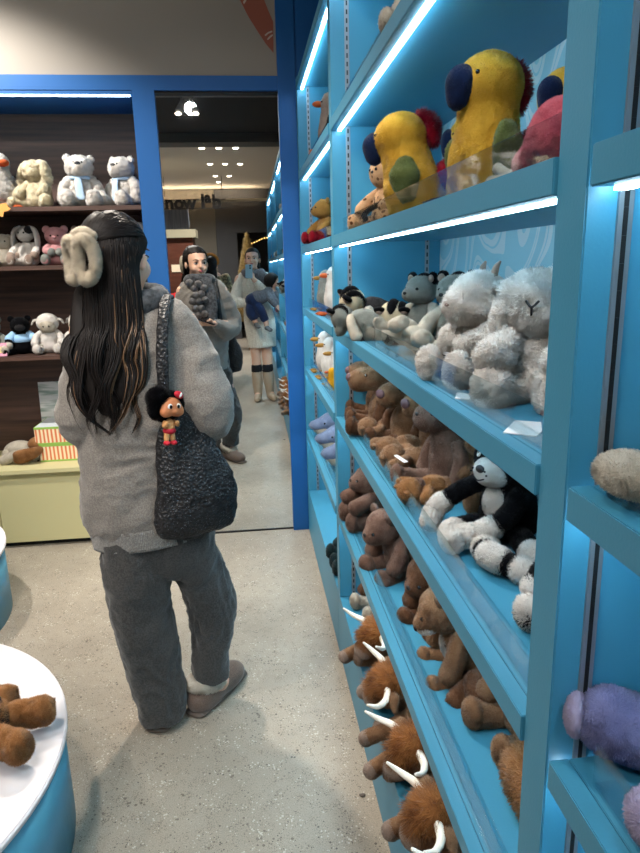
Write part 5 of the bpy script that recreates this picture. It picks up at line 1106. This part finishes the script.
V, F = remesh([ball(Bb((.055, -.12, 1.12)), (.088, .075, .08), 3), tube([Bb((.06, -.12, 1.11)), Bb((.12, -.07, 1.02)), Bb((.165, -.07, .93))], [.062, .055, .045], 14), tube([Bb((.04, -.14, 1.10)), Bb((.02, -.09, 1.0)), Bb((.05, -.07, .94))], [.062, .055, .045], 14)], .007, 3); mesh('trousers', fold(V, F, .004, 5, (20, 20, 20)), F, cloth('navy_cloth', (34, 50, 88), (24, 36, 66), 150), ba)
for x, z, tx in ((.187, .83, .03), (.072, .87, .02)):
    V, F = star([(tuple(Bb((x, -.055, z))), (.028, .034, .028)), (tuple(Bb((x+tx, -.02, z-.02))), (.030, .045, .022))], .01, 3); mesh('shoe', V, F, mat('baby_shoe_grey', (96, 98, 100), .6), ba)
V, F = star([((0, .022, .045), (.088, .10, .09)), ((0, .05, 0), (.075, .065, .07))], .03, 4); mesh('hair', BH(V), F, hair_d, ba)
# customer with an orange headband behind, facing away
oh = empty('person', (-.44, -2.0, 0), label='shopper with long black hair, orange headband and tan patterned coat, facing away in the mirror', cat='person')
OJ = dict(head=(-.04, 0, 1.50), chest=(0, 0, 1.22), waist=(0, 0, 1.0), pelvis=(0, 0, .85), front=(0, 1, 0), shL=(-.16, 0, 1.32), elL=(-.21, -.03, 1.04), wrL=(-.18, -.2, .98), shR=(.16, 0, 1.32), elR=(.21, -.03, 1.04), wrR=(.18, -.2, .98),
          handL=((0, -1, 0), (0, 0, -1), .5, 1), handR=((0, -1, 0), (0, 0, -1), .5, -1), hipL=(-.08, 0, .82), knL=(-.08, 0, .45), anL=(-.08, 0, .08), toeL=np.array((0, -.13, 0)), hipR=(.08, 0, .82), knR=(.08, 0, .45), anR=(.08, 0, .08), toeR=np.array((0, -.13, 0)))
obody, OH = person(oh, OJ, yaw=0, vox=.008, eyes=False)
haircap(OH, oh, hair_d, [(0, .06, -.03), (0, .09, -.14), (0, .10, -.28)])
V, F = tube([OH([(.088*math.cos(a), .01+.02*math.sin(a), .05+.088*math.sin(a))])[0] for a in np.linspace(-.3, PI+.3, 15)], [(.010, .026)]*15, 10, 30, up=(0, 1, 0)); mesh('headband', V, F, mat('headband_orange', (224, 140, 62), .8), oh)
parts = [tube([(0, 0, .55), (0, 0, .85), (0, 0, 1.2), (0, 0, 1.36)], [(.15, .22), (.14, .20), (.13, .19), (.07, .09)], 22, 20, up=(0, 1, 0), caps=False), tube([(-.14, 0, 1.33), (-.2, -.02, 1.06), (-.18, -.17, .99)], [.07, .07, .055], 14), tube([(.14, 0, 1.33), (.2, -.02, 1.06), (.18, -.17, .99)], [.07, .07, .055], 14)]
V, F = remesh(parts, .012, 4); mesh('coat', fold(V, F, .008, 2), F, cloth('tan_pattern_coat', (168, 146, 108), (96, 84, 66), 40), oh)
V, F = remesh([tube([(-.08, 0, .8), (-.08, 0, .1)], [.10, .07], 14, 10), tube([(.08, 0, .8), (.08, 0, .1)], [.10, .07], 14, 10)], .012, 3); mesh('trousers', V, F, cloth('black_trousers', (34, 34, 38), (22, 22, 26), 100), oh)
# ================================================================== SHOP BEHIND THE CAMERA (seen in the mirror)
def mz(px, py, yv):                       # a point seen at (px,py) in the mirror at virtual depth yv, folded back into the room
    p = unproj_y(px, py, yv); return np.array([p[0], 2*D_MIR-yv, p[2]])
lampm = mat('downlight_glow', (255, 244, 225), .4, emit=(255, 240, 215), estr=14)
for i, (px, py) in enumerate([(197, 148), (214, 148), (231, 148), (205, 164), (220, 164), (235, 164), (210, 176), (224, 176), (213, 182)]):
    p = unproj_z(px, py, 3.0); y = 2*D_MIR-p[1]
    bm = bmesh.new(); bmesh.ops.create_cone(bm, cap_ends=True, segments=20, radius1=.036, radius2=.036, depth=.008); bmesh.ops.translate(bm, verts=bm.verts, vec=(p[0], y, 2.9955)); rt = bm_obj('ceiling_downlight', bm, lampm)
    rows = ['nearest row', 'middle row', 'far row']; col = ['left', 'centre', 'right']
    tag(rt, ('round recessed downlight, %s, %s' % (rows[i//3], col[i % 3])) if i < 6 else ('round recessed downlight, far cluster, %s' % ['left', 'right', 'rearmost'][i-6]), 'ceiling light', 'recessed downlights in the beige ceiling')
# track with two spot heads near the mirror
tr = empty('light_track', (-.6, .6, 2.93), label='grey ceiling track with two spotlights near the mirror', cat='ceiling light'); o = tr.location
box('rail', -2.2, 1.4, .58, .62, 2.95, 2.98, mat('track_grey', (120, 120, 122), .5), tr, 0, o)
for x, ty, dx in ((-.50, .60, -.3), (-.40, .60, .25)):
    V, F = tube([(x, ty, 2.95), (x, ty, 2.88)], [.008, .008], 8); st = mesh('stem', V, F, MATS['track_grey'], tr, off=o)
    a = np.array((x, ty, 2.87)); d = np.array((dx, .75, -.75)); d /= np.linalg.norm(d)
    V, F = tube([a-d*.05, a+d*.07], [.036, .036], 20, 6); h_ = mesh('spot_head', V, F, MATS['track_grey'], tr, off=o)
    V, F = ball(a+d*.108, (.028, .028, .012), 2); l_ = mesh('lamp', V, F, lampm, h_, off=o)
# sign letters on a rail
sx0 = mz(160, 209, 12); sx1 = mz(218, 196, 12)
sg = empty('shop_sign', (sx0[0], sx0[1], sx0[2]), label='black cut out letter sign hanging under the beige ceiling, in the mirror', cat='sign')
def letters(t, x, z, size):
    c = bpy.data.curves.new('txt', 'FONT'); c.body = t; c.size = size; c.extrude = .015; c.offset = .011; o_ = bpy.data.objects.new('txt', c); COL.objects.link(o_)
    dg = bpy.context.evaluated_depsgraph_get(); me = bpy.data.meshes.new_from_object(o_.evaluated_get(dg)); bpy.data.objects.remove(o_)
    for v in me.vertices: v.co = Vector((v.co.x+x, -v.co.z, v.co.y+z))
    me.materials.clear(); me.materials.append(black); return link('letter', me, sg)
for t, x, z, s_ in (('n', .0, .0, .30), ('o', .155, .0, .30), ('w', .31, .0, .30), ('l', .61, .0, .33), ('a', .68, .10, .24), ('b', .80, .0, .32)): letters(t, x, z, s_)
for z in (.0, .145): box('sign_rail', -.3, 1.04 if z else 1.1, -.006, .006, z-.006, z+.006, black, sg)
for x in (.0, .98): box('hanger', x, x+.008, -.004, .004, .2, 3.0-sx0[2], black, sg)
# lit cove + far facade
struct(box('trim_6', -3, .9, -6.75, -6.4, 2.74, 2.76, mat('cove_board', (200, 188, 165), .7)))
cv = box('cove_light', -2.9, .2, -6.66, -6.6, 2.7605, 2.775, mat('cove_glow', (255, 236, 208), .5, emit=(255, 232, 200), estr=34)); tag(cv, 'warm cove light strip washing the ceiling above the sign, in the mirror', 'ceiling light')
g1 = mat('facade_taupe', (104, 98, 88), .8); g2 = mat('facade_grey', (70, 70, 72), .8)
struct(box('wall_partition', -4, -.62, -7.0, -6.9, 0, 2.99, g1)); struct(box('wall_partition_dark', -.615, 4, -7.0, -6.9, 2.15, 2.99, g2)); struct(box('wall_partition_pier', -.615, -.2, -7.0, -6.9, 0, 2.149, g2))
sl = box('curtain', mz(155, 230, 12.5)[0]-.4, mz(184, 230, 12.5)[0], -5.56, -5.5, .0, 2.5, mat('curtain_grey', (120, 126, 136), .8, noise=.5, nscale=3, stretch=(30, 1, .5))); tag(sl, 'grey pleated curtain panel under the sign, in the mirror', 'curtain')  # flat panel; shade between pleats put into the colour as dark streaks
# kiosk with brown front
k0 = mz(160, 234, 10.5); k1 = mz(190, 240, 10.5)
kt = empty('display_cabinet', (k0[0], -3.6, 0), label='reddish brown wooden cabinet with cream cornice behind the woman, in the mirror', cat='cabinet'); o = kt.location
box('body', k0[0]-.6, k1[0]-.03, -3.9, -3.5, 0, k0[2]-.06, mat('red_brown_wood', (112, 62, 44), .5, noise=.3, nscale=3, stretch=(1, 1, 8)), kt, 0, o)
box('cornice', k0[0]-.6, k1[0]+.02, -3.95, -3.45, k0[2]-.06, k0[2]+.06, mat('cornice_cream', (178, 168, 140), .6), kt, 0, o)
box('screen', k0[0]+.06, k0[0]+.2, -3.497, -3.49, 1.42, 1.53, mat('screen_lit', (240, 220, 190), .4, emit=(250, 220, 180), estr=.35), kt, 0, o)
f0 = mz(166, 300, 10)
vs_ = empty('flower_vase', (f0[0], f0[1], 0), label='red flowers in a gold vase on a wooden stand, in the mirror', cat='vase'); zz = f0[2]-.12
box('stand', -.14, .14, -.14, .14, 0, zz-.08, mat('stand_wood', (150, 116, 84), .6), vs_)
V, F = tube([(0, 0, zz-.07), (0, 0, zz), (0, 0, zz+.06)], [.07, .08, .06], 16); mesh('vase', V, F, mat('gold_glaze', (214, 170, 96), .3, metal=.4), vs_)
redf = mat('petal_red', (214, 28, 36), .7); gr_ = mat('leaf_green', (52, 88, 48), .7)
for i in range(9):
    a = i*2.4; r = .035+.045*(i % 3)/2; V, F = ball((r*math.cos(a), r*math.sin(a), zz+.14+.05*((i*7) % 4)/4), .042, 3); mesh('flower', lumpy(V, F, .012, 60, i), F, redf, vs_)
for i in range(8):
    a = i*.8; V, F = tube([(0, 0, zz+.05), (.07*math.cos(a), .07*math.sin(a), zz+.14), (.13*math.cos(a), .13*math.sin(a), zz+.15)], [(.004, .01), (.005, .025), (.002, .004)], 8); mesh('leaf', V, F, gr_, vs_)
# exit sign, tree, fairy lights beyond the doorway
e0 = mz(270, 223, 13)
ex = empty('exit_sign', tuple(e0), label='small green glowing exit sign over the dark doorway, in the mirror', cat='sign')
box('sign_panel', -.14, .14, -.02, .02, -.07, .07, mat('exit_green', (60, 150, 100), .4, emit=(70, 190, 120), estr=.8), ex)
bm = bmesh.new(); bm_box(bm, -.02, .02, .0202, .024, -.03, .02); bm_obj('running_figure_body', bm, white_p, ex); V, F = ball((.0, .022, .04), (.014, .004, .014), 2); mesh('running_figure_head', V, F, white_p, ex)
t0 = mz(243, 262, 12)
tt = empty('christmas_tree', (t0[0], t0[1], 0), label='pale gold cone shaped tree beyond the doorway, in the mirror', cat='tree'); cg = FM('tinsel_gold', (190, 160, 100), (120, 96, 54))
bm = bmesh.new(); bmesh.ops.create_cone(bm, cap_ends=True, segments=28, radius1=.34, radius2=.02, depth=1.5); bmesh.ops.translate(bm, verts=bm.verts, vec=(0, 0, 1.30)); bmesh.ops.subdivide_edges(bm, edges=bm.edges, cuts=5, use_grid_fill=True)
V = np.array([v.co[:] for v in bm.verts]); F = [[v.index for v in f.verts] for f in bm.faces]; bm.free(); furry('foliage', V, F, cg, tt, L=.05, W=.012, dens=.6, mess=.8)
V, F = tube([(0, 0, .0), (0, 0, .6)], [.06, .05], 12); mesh('trunk', V, F, MATS['stand_wood'], tt)
gl = mat('fairy_glow', (255, 214, 130), .4, emit=(255, 200, 110), estr=4)
fl_ = empty('string_lights', tuple(mz(262, 240, 13)), label='string of small warm lights across the dark doorway, in the mirror', cat='string lights')
P = [(x, 0, .05*math.cos(x*9)) for x in np.linspace(-.3, .3, 13)]; V, F = tube(P, [.003]*13, 6); mesh('wire', V, F, black, fl_)
for p in P: V, F = ball((p[0], 0, p[2]-.012), .011, 2); mesh('bulb', V, F, gl, fl_)
# ================================================================== LIGHT
w = bpy.data.worlds.new('world'); SC.world = w; w.use_nodes = True
w.node_tree.nodes['Background'].inputs[0].default_value = (.55, .6, .68, 1); w.node_tree.nodes['Background'].inputs[1].default_value = .12
def spot(x, y, z, tx, ty, tz, p, size=60, col=(1, .9, .78), r=.04, blend=.6):
    l = bpy.data.lights.new('spot', 'SPOT'); l.energy = p; l.spot_size = math.radians(size); l.spot_blend = blend; l.color = col; l.shadow_soft_size = r
    ob = bpy.data.objects.new('ceiling_or_fill_spot', l); COL.objects.link(ob); ob.location = (x, y, z)
    ob.rotation_euler = (Vector((tx, ty, tz))-Vector((x, y, z))).to_track_quat('-Z', 'Y').to_euler()
def area(x, y, z, tx, ty, tz, p, sx, sy, col=(1, 1, 1)):
    l = bpy.data.lights.new('area', 'AREA'); l.energy = p; l.shape = 'RECTANGLE'; l.size = sx; l.size_y = sy; l.color = col
    ob = bpy.data.objects.new('ceiling_area', l); COL.objects.link(ob); ob.location = (x, y, z)
    ob.rotation_euler = (Vector((tx, ty, tz))-Vector((x, y, z))).to_track_quat('-Z', 'Y').to_euler()
spot(-.9, 1.2, 2.95, -.1, 2.9, 0, 105, 75, r=.05)
spot(-1.7, 2.7, 2.95, -1.0, 3.7, 1.3, 260, 80, r=.05, col=(1, .95, .88))
spot(-1.3, -.4, 2.9, .3, 1.3, .6, 70, 80, col=(1, .97, .93), r=.05)
spot(-.7, .2, 2.95, .3, 1.9, .7, 60, 70, col=(1, .97, .93), r=.05)
spot(-2.0, 1.4, 2.95, -1.0, 1.3, .3, 80, 70, r=.05)
spot(-.6, 3.0, 2.95, -.35, 1.6, 0, 230, 80, r=.05)
for x in (-2.2, -.6):
    for y in (-5.6, -4.2, -2.8): spot(x, y, 2.99, x, y, 0, 230, 140, r=.05, blend=.9, col=(1, .97, .93))
spot(-.42, .66, 2.84, .1, 3.5, .9, 60, 60, r=.05, col=(1, .97, .92))
spot(-1.0, -.8, 2.85, -.3, 2.0, 1.0, 45, 60, r=.05, col=(1, .96, .9))
spot(-1.8, 1.4, 2.93, -1.0, 3.5, 2.8, 55, 110, r=.05, col=(1, .94, .86))  # added fill spot without a fitting, brightens the beige fascia
SC.render.engine = 'CYCLES'
SC.cycles.use_denoising = True
SC.cycles.max_bounces = 8; SC.cycles.transparent_max_bounces = 16
SC.cycles.sample_clamp_indirect = 6
SC.view_settings.view_transform = 'Standard'; SC.view_settings.look = 'None'; SC.view_settings.gamma = 1
SC.view_settings.exposure = 0
